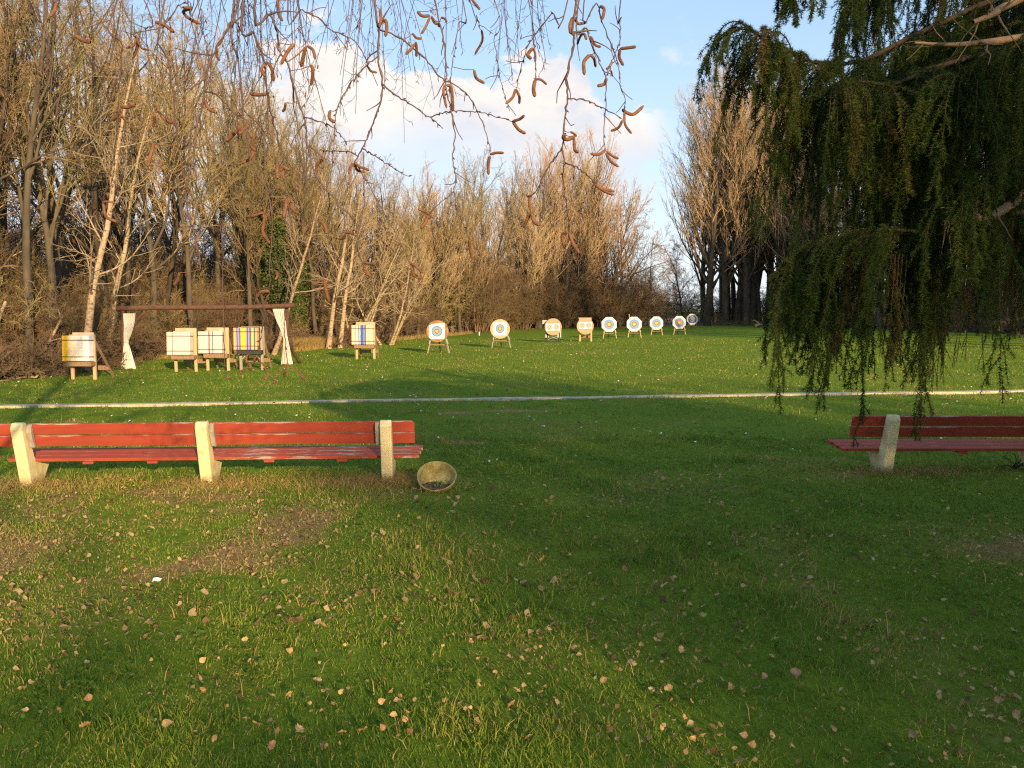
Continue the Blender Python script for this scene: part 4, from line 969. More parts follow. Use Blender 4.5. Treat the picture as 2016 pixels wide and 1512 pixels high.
# dry standing grass, daisies, litter
def build_straw():
    r = rs(9); X, Y, H = [], [], []
    for (p0, p1, n, h) in ((575, 690, 5200, 0.62), (500, 575, 1600, 0.5), (690, 930, 2600, 0.32), (100, 500, 2200, 0.3), (1395, 1560, 1500, 0.8)):
        px = p0 + (p1 - p0) * r.rand(n); off = 0.2 + 2.0 * r.rand(n) ** 1.5; Yd = np.interp(px, *DEP) - 2.2 + off
        X.append((px - CX) / F * Yd); Y.append(Yd); H.append(h * (0.4 + 0.8 * r.rand(n)))
    x, y, h = map(np.concatenate, (X, Y, H)); t = 0.74 + 0.26 * r.rand(len(x))
    tag(link('dry_grass', blades('dry_grass', x, y, h, 0.016 * np.ones(len(x)) * (0.6 + 0.7 * r.rand(len(x))), t, 6, 0.9)), kind='stuff')
    # matted straw at the feet of the bench posts
    X, Y = [], []
    for c, n, sx, sy in ((BP[2] + np.array([0.12, -0.12, 0]), 1500, 0.30, 0.15), (BP[1] + np.array([0.1, -0.1, 0]), 500, 0.35, 0.14), (BP[0] + np.array([0.2, -0.12, 0]), 500, 0.4, 0.15), (RP[0] + np.array([0.3, -0.08, 0]), 600, 0.35, 0.12), (BP[2] + np.array([-0.7, -0.35, 0]), 700, 0.5, 0.2)):
        X.append(c[0] + r.randn(n) * sx); Y.append(c[1] + r.randn(n) * sy)
    x, y = map(np.concatenate, (X, Y)); h = 0.06 + 0.10 * r.rand(len(x))
    tag(link('straw_tufts', blades('straw_tufts', x, y, h, 0.004 * np.ones(len(x)), 0.72 + 0.28 * r.rand(len(x)), 16, 2.2)), kind='stuff')
build_straw()
def build_daisies():
    r = rs(41); x1, y1 = scatter(900, 10.5, 60, 1.2, 43, 0.64); n = len(x1)
    ex = np.interp(y1, [0, 25, 29, 35, 42, 53, 69], [-99, -16.5, -15.5, -14.6, -11.0, -8.8, -4.8]); k = (x1 > ex) & ~on_path(x1, y1) & (fbm(x1, y1, 44, 0.25) > 0.36); x, y = x1[k], y1[k]; n = len(x)
    a = np.arange(6) * math.pi / 3; s = (0.008 + 0.011 * r.rand(n)) * (1 + y / 60)
    C = np.stack([x, y, zground(x, y) + 0.05 + 0.03 * r.rand(n)], -1); t = (r.rand(n, 2) - 0.5) * 1.2
    ring = np.stack([np.cos(a)[None] * s[:, None], np.sin(a)[None] * s[:, None], np.zeros((n, 6))], -1); ring[:, :, 2] = ring[:, :, 0] * t[:, :1] + ring[:, :, 1] * t[:, 1:] - 0.3 * s[:, None]
    V = (C[:, None] + ring).reshape(-1, 3)
    tag(link('daisies', np_mesh('daisies', V, [np.arange(n)[:, None] * 6 + np.arange(6)], M['paper'])), kind='stuff')
build_daisies()

M['leaf'] = varied('dry_leaf', [(0.3, (0.22, 0.125, 0.05)), (0.6, (0.44, 0.275, 0.115)), (0.8, (0.56, 0.39, 0.19))], 30, 0.75, per_object=0.30)
M['leaf_mix'] = grass_material('leaf_litter', [(0.0, (0.12, 0.065, 0.028)), (0.5, (0.36, 0.22, 0.09)), (1.0, (0.58, 0.41, 0.20))])
def leaf_shape(kind, seed):
    """outline of a dry leaf as a fan of quads about the midrib, curled; about 5 cm long"""
    r = rs(seed)
    if kind == 'oak': w = [0.003, 0.012, 0.009, 0.019, 0.012, 0.022, 0.013, 0.017, 0.006, 0.0]
    else: w = [0.001, 0.013, 0.019, 0.021, 0.020, 0.017, 0.013, 0.008, 0.004, 0.0]
    n = len(w); y = np.linspace(-0.026, 0.028, n); V = []; curl = 4 + 14 * r.rand(); bend = (r.rand() - 0.4) * 12
    for i in range(n):
        for sx in (-1, -0.5, 0, 0.5, 1):
            x = sx * w[i] * (1 + 0.15 * (r.rand() - 0.5)); V.append((x, y[i], curl * x * x + bend * y[i] ** 2 + 0.002 * r.randn() * (abs(sx) > 0.4)))
    Q = [(i * 5 + j, i * 5 + j + 1, (i + 1) * 5 + j + 1, (i + 1) * 5 + j) for i in range(n - 1) for j in range(4)]
    return np.array(V), np.array(Q)
def build_leaves():
    r = rs(55); protos = []
    for k in range(7):
        V, Q = leaf_shape('oak' if k > 4 else 'birch', k); protos.append(np_mesh('fallen_leaf', V, [Q], M['leaf'], smooth_=True))
    lab = ('small tan fallen leaf lying in the grass', 'leaves scattered over the lawn')
    x, y = scatter(2600, 3.5, 14.0, 1.25, 56, 0.63)
    dens = np.clip(0.42 + 0.6 * sstep(1.8 - np.abs(x + 0.3), -1.2, 1.6) * sstep(5.6 - y, -0.4, 1.2) + 0.55 * dryness(x, y) - 0.30 * sstep(x, 1.0, 3.5) - 0.25 * sstep(y, 9.5, 11), 0.05, 1)
    k = (r.rand(len(x)) < dens) & ~on_path(x, y); x, y = x[k], y[k]; o_ = np.argsort(y); x, y = x[o_], y[o_]
    extra = [ground(1456, 1504), ground(590, 1452), ground(1567, 1333), ground(566, 990), ground(1068, 1108), ground(500, 1140)]
    for i, g in enumerate(extra): x[i], y[i] = g[0], g[1]
    n1 = 290; base = None
    for i in range(min(n1, len(x))):
        o = bpy.data.objects.new('fallen_leaf', protos[r.randint(len(protos))]) if i < 6 else base.copy()
        if i >= 6: o.data = protos[r.randint(len(protos))]
        COL.objects.link(o); base = o
        sc = (0.42 + 0.62 * r.rand() ** 1.8) * (1.5 if i < 6 else 1.0)
        o.location = (x[i], y[i], float(zground(x[i], y[i])) + 0.022 + 0.035 * r.rand()); o.scale = (sc, sc, sc)
        o.rotation_euler = ((r.rand() - 0.5) * 2.2, (r.rand() - 0.5) * 2.2, r.rand() * 6.28)
        tag(o, lab[0], 'leaf', lab[1])
    # the rest of the litter in one mesh
    x, y = x[n1:], y[n1:]
    x2, y2 = scatter(70000, 3.2, 12.5, 0.9, 58, 0.7); d2 = dryness(x2, y2); k = (r.rand(len(x2)) < d2 * 0.65 + 0.03) & ~on_path(x2, y2); big = len(x)
    x3, y3 = scatter(1500, 12, 60, 1.4, 59, 0.66); ex = np.interp(y3, [0, 25, 29, 35, 42, 53, 69], [-99, -16.5, -15.5, -14.6, -11.0, -8.8, -4.8]); k3 = (x3 > ex) & ~on_path(x3, y3)
    x = np.concatenate([x, x2[k], x3[k3]]); y = np.concatenate([y, y2[k], y3[k3]]); n = len(x)
    sh = [leaf_shape('birch', 100 + q) for q in range(4)]
    Vs, Qs, T, off = [], [], [], 0; sc = np.where(np.arange(n) < big, 0.6 + 0.6 * r.rand(n), 0.18 + 0.6 * r.rand(n) ** 3); sc[big + k.sum():] = 0.7 + 0.8 * r.rand(k3.sum())
    which = r.randint(4, size=n)
    for q in range(4):
        V, Q = sh[q]; ii = np.where(which == q)[0]; m = len(ii); az = r.rand(m) * 6.283; a, b = (r.rand(m) - 0.5) * 1.4, (r.rand(m) - 0.5) * 1.4
        ca, sa = np.cos(az), np.sin(az); P = V[None] * sc[ii][:, None, None]
        zz = P[..., 2] + P[..., 0] * a[:, None] + P[..., 1] * b[:, None]
        X = P[..., 0] * ca[:, None] - P[..., 1] * sa[:, None] + x[ii][:, None]; Yv = P[..., 0] * sa[:, None] + P[..., 1] * ca[:, None] + y[ii][:, None]
        Z = zz + (zground(x[ii], y[ii]) + 0.012 + 0.03 * r.rand(m))[:, None]
        Vs.append(np.stack([X, Yv, Z], -1).reshape(-1, 3)); Qs.append((Q[None] + (np.arange(m) * len(V))[:, None, None] + off).reshape(-1, 4)); off += m * len(V)
        T.append(np.repeat(r.rand(m), len(V)))
    tag(link('leaf_litter', np_mesh('leaf_litter', np.concatenate(Vs), [np.concatenate(Qs)], M['leaf_mix'], {'tint': np.concatenate(T)}, smooth_=True)), kind='stuff')
build_leaves()

# ------------------------------------------------------------------ birch overhead: trunk behind the camera, hanging twigs with catkins
M['birch_twig'] = varied('birch_twig', [(0.3, (0.055, 0.030, 0.026)), (0.7, (0.13, 0.075, 0.06))], 20, 0.6)
M['catkin'] = varied('catkin', [(0.3, (0.12, 0.046, 0.024)), (0.7, (0.28, 0.125, 0.06))], 60, 0.8, 0.6, bump_scale=400)
TW = [  # (parent index, first parent point or None, points in photo pixels, radius at the top in mm)
 (None, [(738, 0), (747, 51), (744, 110), (753, 167), (747, 208), (730, 252), (715, 289), (698, 318)], 3.4),
 (0, [(744, 110), (720, 130), (698, 155), (680, 182), (665, 208), (660, 232), (659, 253), (656, 300), (650, 345)], 2.0),
 (0, [(748, 60), (790, 77), (837, 116), (864, 149), (895, 168), (921, 187), (942, 223), (959, 268), (965, 305)], 2.2),
 (0, [(753, 167), (780, 188), (808, 205), (846, 231), (872, 253)], 2.3),
 (3, [(846, 231), (866, 223), (888, 219), (925, 219), (953, 223), (985, 232), (1010, 240)], 1.6),
 (0, [(715, 289), (735, 305), (754, 317), (780, 334), (805, 347)], 1.7),
 (0, [(704, 305), (690, 300), (668, 298), (645, 297), (629, 296)], 1.5),
 (None, [(504, 0), (531, 27), (546, 65), (549, 98), (567, 128), (579, 176), (598, 232), (604, 271), (614, 324), (629, 357), (659, 393), (677, 426), (680, 459)], 3.0),
 (7, [(598, 232), (630, 240), (659, 253), (682, 280)], 1.5),
 (None, [(480, 0), (501, 68), (519, 119), (526, 179), (534, 223), (546, 268), (558, 327)], 3.0),
 (None, [(471, -4), (453, 45), (427, 95), (409, 134), (403, 179), (394, 220), (385, 262), (381, 316), (369, 361), (367, 410), (385, 470), (395, 530)], 3.2),
 (10, [(403, 179), (430, 189), (459, 220), (486, 238)], 2.0),
 (None, [(567, 0), (593, 18), (626, 36), (653, 60), (698, 80), (721, 119), (727, 137)], 2.2),
 (None, [(855, 0), (867, 51), (876, 89), (879, 143), (877, 167), (884, 200), (888, 219), (895, 268), (891, 321), (897, 342), (894, 375), (870, 397), (846, 417)], 2.4),
 (13, [(894, 375), (899, 414), (912, 440), (923, 468)], 1.4),
 (None, [(912, 0), (903, 45), (894, 104), (888, 149), (884, 190)], 1.6),
 (None, [(1135, 0), (1131, 66), (1125, 109), (1115, 152), (1117, 192), (1112, 238), (1108, 288), (1112, 321)], 3.2),
 (16, [(1108, 290), (1085, 321), (1065, 355), (1055, 377), (1041, 388)], 2.0),
 (16, [(1112, 319), (1132, 328), (1151, 341), (1171, 360)], 1.9),
 (16, [(1117, 192), (1155, 198), (1191, 215), (1226, 235)], 1.8),
 (16, [(1112, 321), (1108, 357), (1117, 410), (1121, 456)], 1.3),
 (None, [(1138, 10), (1155, 56), (1168, 93), (1181, 126), (1191, 149), (1193, 198), (1189, 271), (1193, 298)], 2.2),
 (None, [(1221, 0), (1221, 40), (1220, 76), (1212, 103), (1204, 122), (1193, 150)], 2.0),
 (None, [(1150, 2), (1175, 6), (1188, 50), (1204, 89), (1217, 126), (1221, 169), (1231, 195), (1229, 222)], 1.9),
 (None, [(1118, 0), (1088, 25), (1055, 66), (1036, 99), (1026, 132), (1016, 175)], 2.0),
 (24, [(1052, 72), (1052, 105), (1055, 142), (1053, 158)], 1.3),
 (None, [(974, 0), (973, 76), (981, 132), (986, 160), (993, 185), (1004, 219)], 1.3),
 (None, [(925, 0), (938, 30), (946, 58)], 1.5),
 (None, [(283, 0), (287, 62), (295, 135), (308, 213)], 2.2),
 (None, [(135, -5), (127, 103), (119, 185), (104, 260), (98, 330)], 2.0),
 (None, [(232, -10), (240, 90), (233, 210), (225, 300), (203, 398)], 2.0),
 (None, [(325, -5), (331, 120), (345, 215), (352, 300), (372, 380), (430, 430), (437, 520), (440, 640), (443, 742)], 2.0),
 (None, [(462, -6), (470, 120), (481, 235), (500, 330), (528, 380), (536, 450), (531, 520), (530, 573), (517, 606)], 2.4),
 (0, [(698, 318), (720, 355), (747, 405), (780, 461), (808, 520)], 1.7),
 (None, [(60, -10), (58, 8), (64, 25)], 2.0),
 (None, [(395, -6), (375, 4), (352, 10), (320, 52), (270, 65), (262, 72)], 1.8),
 (None, [(715, 300), (716, 395), (704, 480), (714, 520)], 1.1),
 (None, [(590, 300), (610, 400), (640, 520), (636, 548)], 1.2),
 (None, [(556, 330), (575, 480), (560, 620), (566, 715)], 1.0),
 (None, [(520, 606), (515, 660), (506, 700)], 1.0),
]
Z2 = lambda L: [(400 + x * .2976, y * .2976) for x, y in L]
Z3 = lambda L: [(900 + x * .3307, y * .3307) for x, y in L]
Z4 = lambda L: [(500 + x * .2976, 280 + y * .2976) for x, y in L]
Z1 = lambda L: [(x * .41, y * .41) for x, y in L]
Z5 = lambda L: [(300 + x * .1587, 580 + y * .1587) for x, y in L]
CATK = [Z3(c) for c in (
 [(90, 0), (115, 30), (135, 55)], [(145, 175), (150, 240), (105, 325)], [(690, 100), (672, 150), (675, 200)], [(700, 100), (720, 140), (765, 135)], [(850, 35), (875, 55), (865, 115)],
 [(740, 205), (725, 235), (715, 265)], [(740, 203), (758, 205), (770, 235)], [(795, 215), (820, 265), (855, 280)], [(790, 325), (755, 370), (757, 445)], [(790, 325), (815, 350), (825, 400)],
 [(970, 290), (1015, 285), (1065, 278)], [(970, 295), (965, 340), (990, 390)], [(925, 365), (905, 400), (890, 410)], [(905, 418), (918, 425), (925, 455)], [(890, 465), (875, 500), (835, 512)],
 [(100, 415), (115, 465), (163, 495)], [(450, 285), (420, 325), (440, 350)], [(455, 285), (465, 325), (465, 370)], [(465, 475), (455, 530), (462, 575)], [(465, 472), (500, 475), (533, 503)],
 [(348, 530), (330, 580), (290, 617)], [(350, 530), (370, 575), (370, 618)], [(330, 722), (370, 710), (400, 688)], [(330, 722), (365, 770), (407, 795)], [(195, 920), (235, 910), (277, 910)], [(195, 925), (185, 980), (187, 1040)],
 [(705, 810), (660, 830), (632, 820), (645, 795)], [(675, 785), (695, 795), (710, 812)], [(695, 820), (700, 890), (720, 908)], [(985, 650), (1000, 665), (1050, 680), (1110, 630)], [(995, 665), (1000, 740), (1038, 795)], [(985, 715), (960, 760), (915, 780)],
 [(885, 895), (840, 920), (795, 915)], [(890, 900), (925, 928), (960, 945)], [(885, 910), (915, 960), (960, 992)], [(815, 1095), (870, 1125), (938, 1140)], [(820, 1100), (880, 1140), (933, 1160)],
 [(440, 1170), (425, 1172), (410, 1160)], [(430, 1175), (430, 1210), (432, 1250)], [(435, 1265), (415, 1310), (395, 1355)], [(440, 1265), (460, 1320), (492, 1340)], [(660, 1380), (625, 1400), (640, 1480)], [(665, 1380), (690, 1450), (725, 1505)])]
CATK += [Z2(c) for c in (
 [(490, 0), (500, 90), (525, 140)], [(605, 290), (560, 340), (515, 425)], [(680, 305), (660, 380), (647, 443)], [(690, 305), (725, 330), (742, 390)], [(722, 430), (725, 500), (713, 565)],
 [(425, 405), (385, 460), (410, 505)], [(425, 410), (455, 460), (467, 538)], [(310, 620), (360, 628), (420, 622)], [(95, 320), (90, 370), (110, 400)], [(10, 660), (40, 720), (90, 745)],
 [(250, 830), (200, 890), (150, 935)], [(275, 840), (260, 870), (235, 885)], [(340, 890), (320, 960), (345, 1000)], [(340, 1000), (310, 1050), (255, 1080)], [(545, 680), (540, 715), (525, 740)],
 [(1170, 60), (1175, 130), (1165, 180)], [(1215, 130), (1180, 145), (1155, 185)], [(1210, 135), (1215, 190), (1205, 240)], [(1415, 75), (1450, 105), (1500, 105)], [(1500, 115), (1470, 180), (1445, 222)],
 [(1510, 105), (1530, 150), (1570, 165)], [(1575, 115), (1600, 125), (1610, 145)], [(1385, 220), (1410, 250), (1445, 255)], [(1400, 290), (1370, 330), (1340, 358)], [(1405, 275), (1412, 320), (1410, 375)],
 [(1600, 560), (1590, 610), (1610, 715)], [(1610, 562), (1640, 580), (1650, 690), (1650, 735)], [(840, 730), (835, 780), (870, 810)], [(1090, 440), (1110, 470), (1150, 480)],
 [(1000, 1075), (1040, 1105), (1098, 1125)], [(998, 1080), (1020, 1125), (1075, 1140)], [(990, 1080), (975, 1110), (962, 1150)], [(800, 1050), (755, 1090), (750, 1150)],
 [(495, 1095), (488, 1140), (492, 1180)], [(520, 1100), (545, 1118), (575, 1120)], [(530, 1130), (528, 1160), (535, 1190)], [(560, 1310), (590, 1380), (625, 1415)], [(550, 1310), (545, 1380), (530, 1440)],
 [(400, 1405), (350, 1425), (290, 1435)], [(1495, 1420), (1460, 1398), (1420, 1380)], [(1495, 1420), (1515, 1435), (1535, 1425)], [(1490, 1425), (1470, 1470), (1440, 1512)])]
CATK += [Z4(c) for c in (
 [(1425, 640), (1430, 700), (1445, 770)], [(605, 600), (640, 600), (680, 615)], [(605, 610), (590, 635), (560, 640)], [(725, 795), (770, 803), (810, 805)], [(725, 800), (740, 860), (775, 890)],
 [(1035, 800), (1070, 820), (1110, 860)], [(1040, 815), (1060, 880), (1115, 900)], [(460, 905), (430, 915), (400, 945)], [(465, 910), (480, 1000), (500, 1060)], [(150, 850), (155, 885), (140, 910)], [(100, 985), (50, 990), (20, 1020)],
 [(75, 470), (40, 472), (0, 485)], [(75, 480), (60, 600), (115, 675)], [(440, 520), (470, 560), (480, 605)])]
CATK += [Z1(c) for c in (
 [(140, 20), (145, 55), (165, 75)], [(270, 15), (262, 50), (240, 80)], [(655, 170), (660, 220), (640, 280)], [(655, 185), (640, 220), (605, 230)], [(660, 200), (680, 230), (710, 240)], [(745, 105), (790, 120), (835, 155)],
 [(575, 520), (560, 560), (530, 580)], [(580, 510), (610, 515), (650, 500)], [(580, 550), (595, 570), (620, 590)], [(755, 530), (800, 580), (845, 590)], [(740, 550), (742, 580), (735, 610)], [(740, 690), (725, 740), (710, 800)],
 [(490, 970), (520, 968), (555, 975)], [(495, 975), (510, 1040), (560, 1065)], [(870, 35), (920, 40), (880, 55), (910, 90), (965, 115)], [(360, 170), (400, 195), (435, 200)], [(860, 1310), (855, 1340), (835, 1370)])]
CATK += [Z5(c) for c in (
 [(1130, 930), (1090, 960), (1110, 995)], [(1200, 900), (1210, 925), (1235, 945)], [(1440, 970), (1425, 1020), (1395, 1050)], [(1350, 840), (1400, 890), (1385, 930)], [(1500, 1040), (1520, 1070), (1505, 1100)], [(925, 1040), (960, 1030), (985, 1050)], [(1890, 1020), (1855, 1020), (1890, 1060)], [(1670, 940), (1640, 970), (1635, 1020)], [(1180, 740), (1165, 800), (1175, 850)])]
def smooth_line(P, n):
    P = np.asarray(P, float); k = len(P); t = np.linspace(0, k - 1, n); i = np.minimum(t.astype(int), k - 2); f = (t - i)[:, None]
    Q = np.concatenate([[2 * P[0] - P[1]], P, [2 * P[-1] - P[-2]]]); a, b, c, d = Q[i], Q[i + 1], Q[i + 2], Q[i + 3]
    return 0.5 * ((2 * b) + (c - a) * f + (2 * a - 5 * b + 4 * c - d) * f * f + (3 * b - a - 3 * c + d) * f ** 3)
def build_birch():
    r = rs(101); e = tag(empty('birch_tree', (-1.3, -2.2, 0)), 'birch whose thin catkin hung twigs dangle from above into the picture', 'birch tree'); O = np.array([-1.3, -2.2, 0])
    trunk = smooth_line([(-1.3, -2.2, -0.2), (-1.28, -2.15, 1.5), (-1.35, -2.1, 3.2), (-1.45, -2.0, 6), (-1.4, -1.9, 9), (-1.5, -1.8, 12)], 24) - O
    link('trunk', tube_mesh('trunk', [(trunk[None], np.linspace(0.24, 0.04, 24)[None], 14)], M['bark_pale']), e)
    limbs = [smooth_line([(-1.33, -2.1, 3.0), (-0.8, 0.2, 4.0), (-0.5, 1.6, 4.1), (-0.4, 2.5, 3.55)], 20), smooth_line([(-1.35, -2.1, 3.3), (-1.5, -0.4, 4.2), (-1.6, 1.2, 4.2), (-1.6, 2.5, 3.6)], 20), smooth_line([(-1.36, -2.1, 3.6), (-0.4, 0.2, 4.4), (0.2, 1.6, 4.3), (0.45, 2.6, 3.55)], 20)]
    for l in limbs: link('limb', tube_mesh('limb', [((l - O)[None], np.linspace(0.035, 0.010, 20)[None], 9)], M['birch_twig']), e)
    LP = np.concatenate(limbs)
    lines = []; info = []
    for par, pts, rad in TW:
        n = len(pts)
        if par is None:
            d0 = 2.0 + 0.5 * r.rand(); d1 = d0 + (r.rand() - 0.5) * 0.5
            dep = np.linspace(d0, d1, n); W3 = np.array([at(p[0], p[1], d) for p, d in zip(pts, dep)])
            if pts[0][1] < 20:          # carry it up to the nearest limb overhead
                c = LP[LP[:, 2] > W3[0, 2] + 0.35]; q = c[np.argmin(np.linalg.norm(c - W3[0] - np.array([0, 0, 0.8]), axis=1))]
                W3 = np.concatenate([[q, q * 0.6 + W3[0] * 0.4 + np.array([0, 0, 0.16])], W3]); pts = [(-9e3, -9e3)] * 2 + list(pts); dep = np.concatenate([[d0, d0], dep])
        else:
            pp, pd = info[par]; j = int(np.argmin([math.hypot(p[0] - pts[0][0], p[1] - pts[0][1]) for p in pp])); d0 = pd[j]
            dep = np.linspace(d0, d0 + (r.rand() - 0.5) * 0.3, n); W3 = np.array([at(p[0], p[1], d) for p, d in zip(pts, dep)])
            # start exactly on the parent's line
            L = lines[par][0]; W3[0] = L[np.argmin(np.linalg.norm(L - W3[0], axis=1))]
        m = max(14, 5 * len(W3)); C = smooth_line(W3, m); C[1:-1] += r.randn(m - 2, 3) * 0.0012
        lines.append((C, rad)); info.append((list(pts), list(dep)))
    owner = []
    for (par, pts, rad), (C, _) in zip(TW, lines):
        Rd = np.linspace(rad, max(0.9, rad * 0.45), len(C)) * 0.001 * (1 + 0.5 * (np.arange(len(C)) % 5 == 0))
        Ch = children(r, (C - O)[None], Rd[None], max(2, len(C) // 8), 0.12, 0.98, (25, 60), 0.055, 0.2, 4, 0.2, -0.03, 0.8, 0.0009)
        bd = children(r, (C - O)[None], Rd[None], max(4, len(C) // 4), 0.1, 1.0, (15, 45), 0.001, 0.0, 3, 0.1, 0, 0.9, 0.001)
        bl = nrm(bd[0][:, -1] - bd[0][:, 0]) * 0.010; B = np.stack([bd[0][:, 0], bd[0][:, 0] + bl * 0.5, bd[0][:, 0] + bl], 1)
        owner.append(link('branch', tube_mesh('branch', [((C - O)[None], Rd[None], 7), (Ch[0], Ch[1], 4), (B, np.tile(np.array([[0.0016, 0.0022, 0.0004]]), (len(B), 1)), 5)], M['birch_twig']), e))
    rest = []
    for i, c in enumerate(CATK):
        best = None
        for bi, (pp, pd) in enumerate(info):
            for (a, b), d in zip(pp, pd):
                q = math.hypot(a - c[0][0], b - c[0][1])
                if best is None or q < best[0]: best = (q, bi, d)
        d = best[2]; C = lines[best[1]][0]
        W3 = np.array([at(x, y, d + 0.012 * j * (1 if i % 2 else -1)) for j, (x, y) in enumerate(c)])
        near = C[np.argmin(np.linalg.norm(C - W3[0], axis=1))]
        L = smooth_line(W3, 22); t = np.linspace(0, 1, 22); rad = (0.8 + 0.35 * r.rand()) * min(0.0037, 0.075 * np.linalg.norm(np.diff(L, axis=0), axis=1).sum()) * (np.minimum(1, t / 0.10) ** 0.5) * (np.minimum(1, (1 - t) / 0.10 + 0.12) ** 0.5) * (1 + 0.10 * (np.arange(22) % 2)) + 0.0004
        sets = [((L - O)[None], rad[None], 9)]
        if np.linalg.norm(near - W3[0]) > 0.004: sets.append((np.stack([near, (near + W3[0]) / 2 + [0, 0, -0.003], W3[0]])[None] - O, np.array([[0.0011, 0.001, 0.001]]), 5))
        if i < 100: link('catkin', tube_mesh('catkin', sets, M['catkin']), owner[best[1]])
        else: rest += sets
    tag(link('catkins', tube_mesh('catkins', rest, M['catkin']), e), kind='stuff')
    # fine strands farther up, many together
    P0, LN = [], []
    for (c, sd_, n, y1, d0, d1) in ((485, 16, 16, 260, 2.6, 4.2), (738, 10, 12, 290, 3.2, 5.0), (640, 55, 9, 190, 2.6, 5.0), (1015, 20, 11, 150, 3.2, 5.0), (885, 25, 4, 150, 2.6, 4.5), (390, 45, 5, 160, 2.4, 4.5), (180, 110, 9, 200, 2.4, 4.5), (560, 30, 5, 300, 3.0, 5.0)):
        for k in range(n):
            d = d0 + (d1 - d0) * r.rand(); p = at(c + sd_ * r.randn(), -60, d); b = at(0, max(60, y1 * (0.45 + 0.75 * r.rand())), d); P0.append(p + np.array([0, 0, 0.45])); LN.append(p[2] + 0.45 - b[2])
    P0 = np.array(P0); n = len(P0)
    P, Rd = grow(r, P0 - O, np.tile(np.array([[0, 0, -1.0]]), (n, 1)) + r.randn(n, 3) * 0.08, np.array(LN), np.full(n, 0.0021), np.full(n, 0.0011), 16, 0.05, -0.05)
    c1 = children(r, P, Rd, 6, 0.25, 0.98, (25, 70), 0.16, 0.3, 6, 0.22, -0.14, 0.7, 0.0008); c2 = children(r, *c1, 3, 0.3, 1.0, (30, 60), 0.4, 0.2, 4, 0.2, -0.08, 0.8, 0.0007)
    # limb the strands hang from
    tops = []
    for q in P0:
        c = LP[np.argmin(np.linalg.norm(LP - q - np.array([0, -0.3, 0.6]), axis=1))]; tops.append(np.stack([c, c * 0.5 + q * 0.5 + [0, 0, 0.10], q]))
    tops = np.array(tops) - O
    link('fine_twigs', tube_mesh('fine_twigs', [(P, Rd, 4), c1 + (3,), c2 + (3,), (tops, np.tile(np.array([[0.004, 0.003, 0.0022]]), (n, 1)), 4)], M['birch_twig']), e)
    # small cones and short catkins on the fine strands
    i = r.randint(len(c1[0]), size=420); a = c1[0][i, -1]; dn = np.stack([r.randn(420) * 0.4, r.randn(420) * 0.4, -np.ones(420)], -1); L = (0.010 + 0.016 * r.rand(420))[:, None]; dn = nrm(dn) * L
    tag(link('small_catkins', tube_mesh('small_catkins', [(np.stack([a, a + dn * 0.5, a + dn], 1), np.tile(np.array([[0.0012, 0.0021, 0.0009]]), (420, 1)), 5)], M['catkin']), e), kind='stuff')
    # rest of the crown, above and behind the camera
    t = trunk[None]; A = children(r, t, np.linspace(0.17, 0.03, 24)[None], 26, 0.35, 0.98, (35, 65), 0.34, 0.4, 8, 0.1, 0.05, 0.4, 0.012)
    B = children(r, *A, 9, 0.2, 1, (25, 60), 0.45, 0.4, 6, 0.12, -0.06, 0.6, 0.006); D = children(r, *B, 7, 0.2, 1, (25, 60), 0.6, 0.3, 5, 0.14, -0.14, 0.6, 0.004)
    link('crown', tube_mesh('crown', [A + (6,), B + (4,), D + (3,)], M['birch_twig']), e)
build_birch()

# ------------------------------------------------------------------ spruces
M['needle'] = grass_material('spruce_needles', [(0.0, (0.012, 0.027, 0.007)), (0.35, (0.033, 0.062, 0.011)), (0.75, (0.085, 0.130, 0.020)), (0.9, (0.15, 0.13, 0.03)), (1.0, (0.15, 0.08, 0.035))])
M['spruce_bark'] = varied('spruce_bark', [(0.3, (0.14, 0.085, 0.045)), (0.7, (0.34, 0.22, 0.12))], 12, 0.9, 0.5)
M['spruce_twig'] = varied('spruce_twig', [(0.3, (0.035, 0.024, 0.013)), (0.7, (0.08, 0.05, 0.024))], 12, 0.9)
def needles(r, P, per_m, ln, wd, tint):
    """needles all round the polylines P (n,k,3): thin triangles slanting towards the twig's tip"""
    n, k, _ = P.shape; seg = np.linalg.norm(np.diff(P, axis=1), axis=2); tot = seg.sum(1)
    cnt = np.maximum(3, (tot * per_m).astype(int)); idx = np.repeat(np.arange(n), cnt); m = len(idx)
    f = r.rand(m) ** 0.9 * (k - 1) * 0.999; i = f.astype(int); fr = (f - i)[:, None]
    C = P[idx, i] * (1 - fr) + P[idx, i + 1] * fr; T = nrm(P[idx, i + 1] - P[idx, i])
    Nn = nrm(np.cross(T, r.randn(m, 3))); a = R(45 + 30 * r.rand(m))[:, None] if False else np.radians(42 + 34 * r.rand(m))[:, None]
    D = T * np.cos(a) + Nn * np.sin(a); L = (ln * (0.7 + 0.5 * r.rand(m)))[:, None]; S_ = nrm(np.cross(D, r.randn(m, 3))) * wd * 0.5
    V = np.stack([C - S_, C + S_, C + D * L], 1).reshape(-1, 3)
    t = np.clip(np.repeat(tint, cnt) + (r.rand(m) - 0.5) * 0.35, 0, 1)
    return V, np.arange(m)[:, None] * 3 + np.arange(3), np.repeat(t, 3)
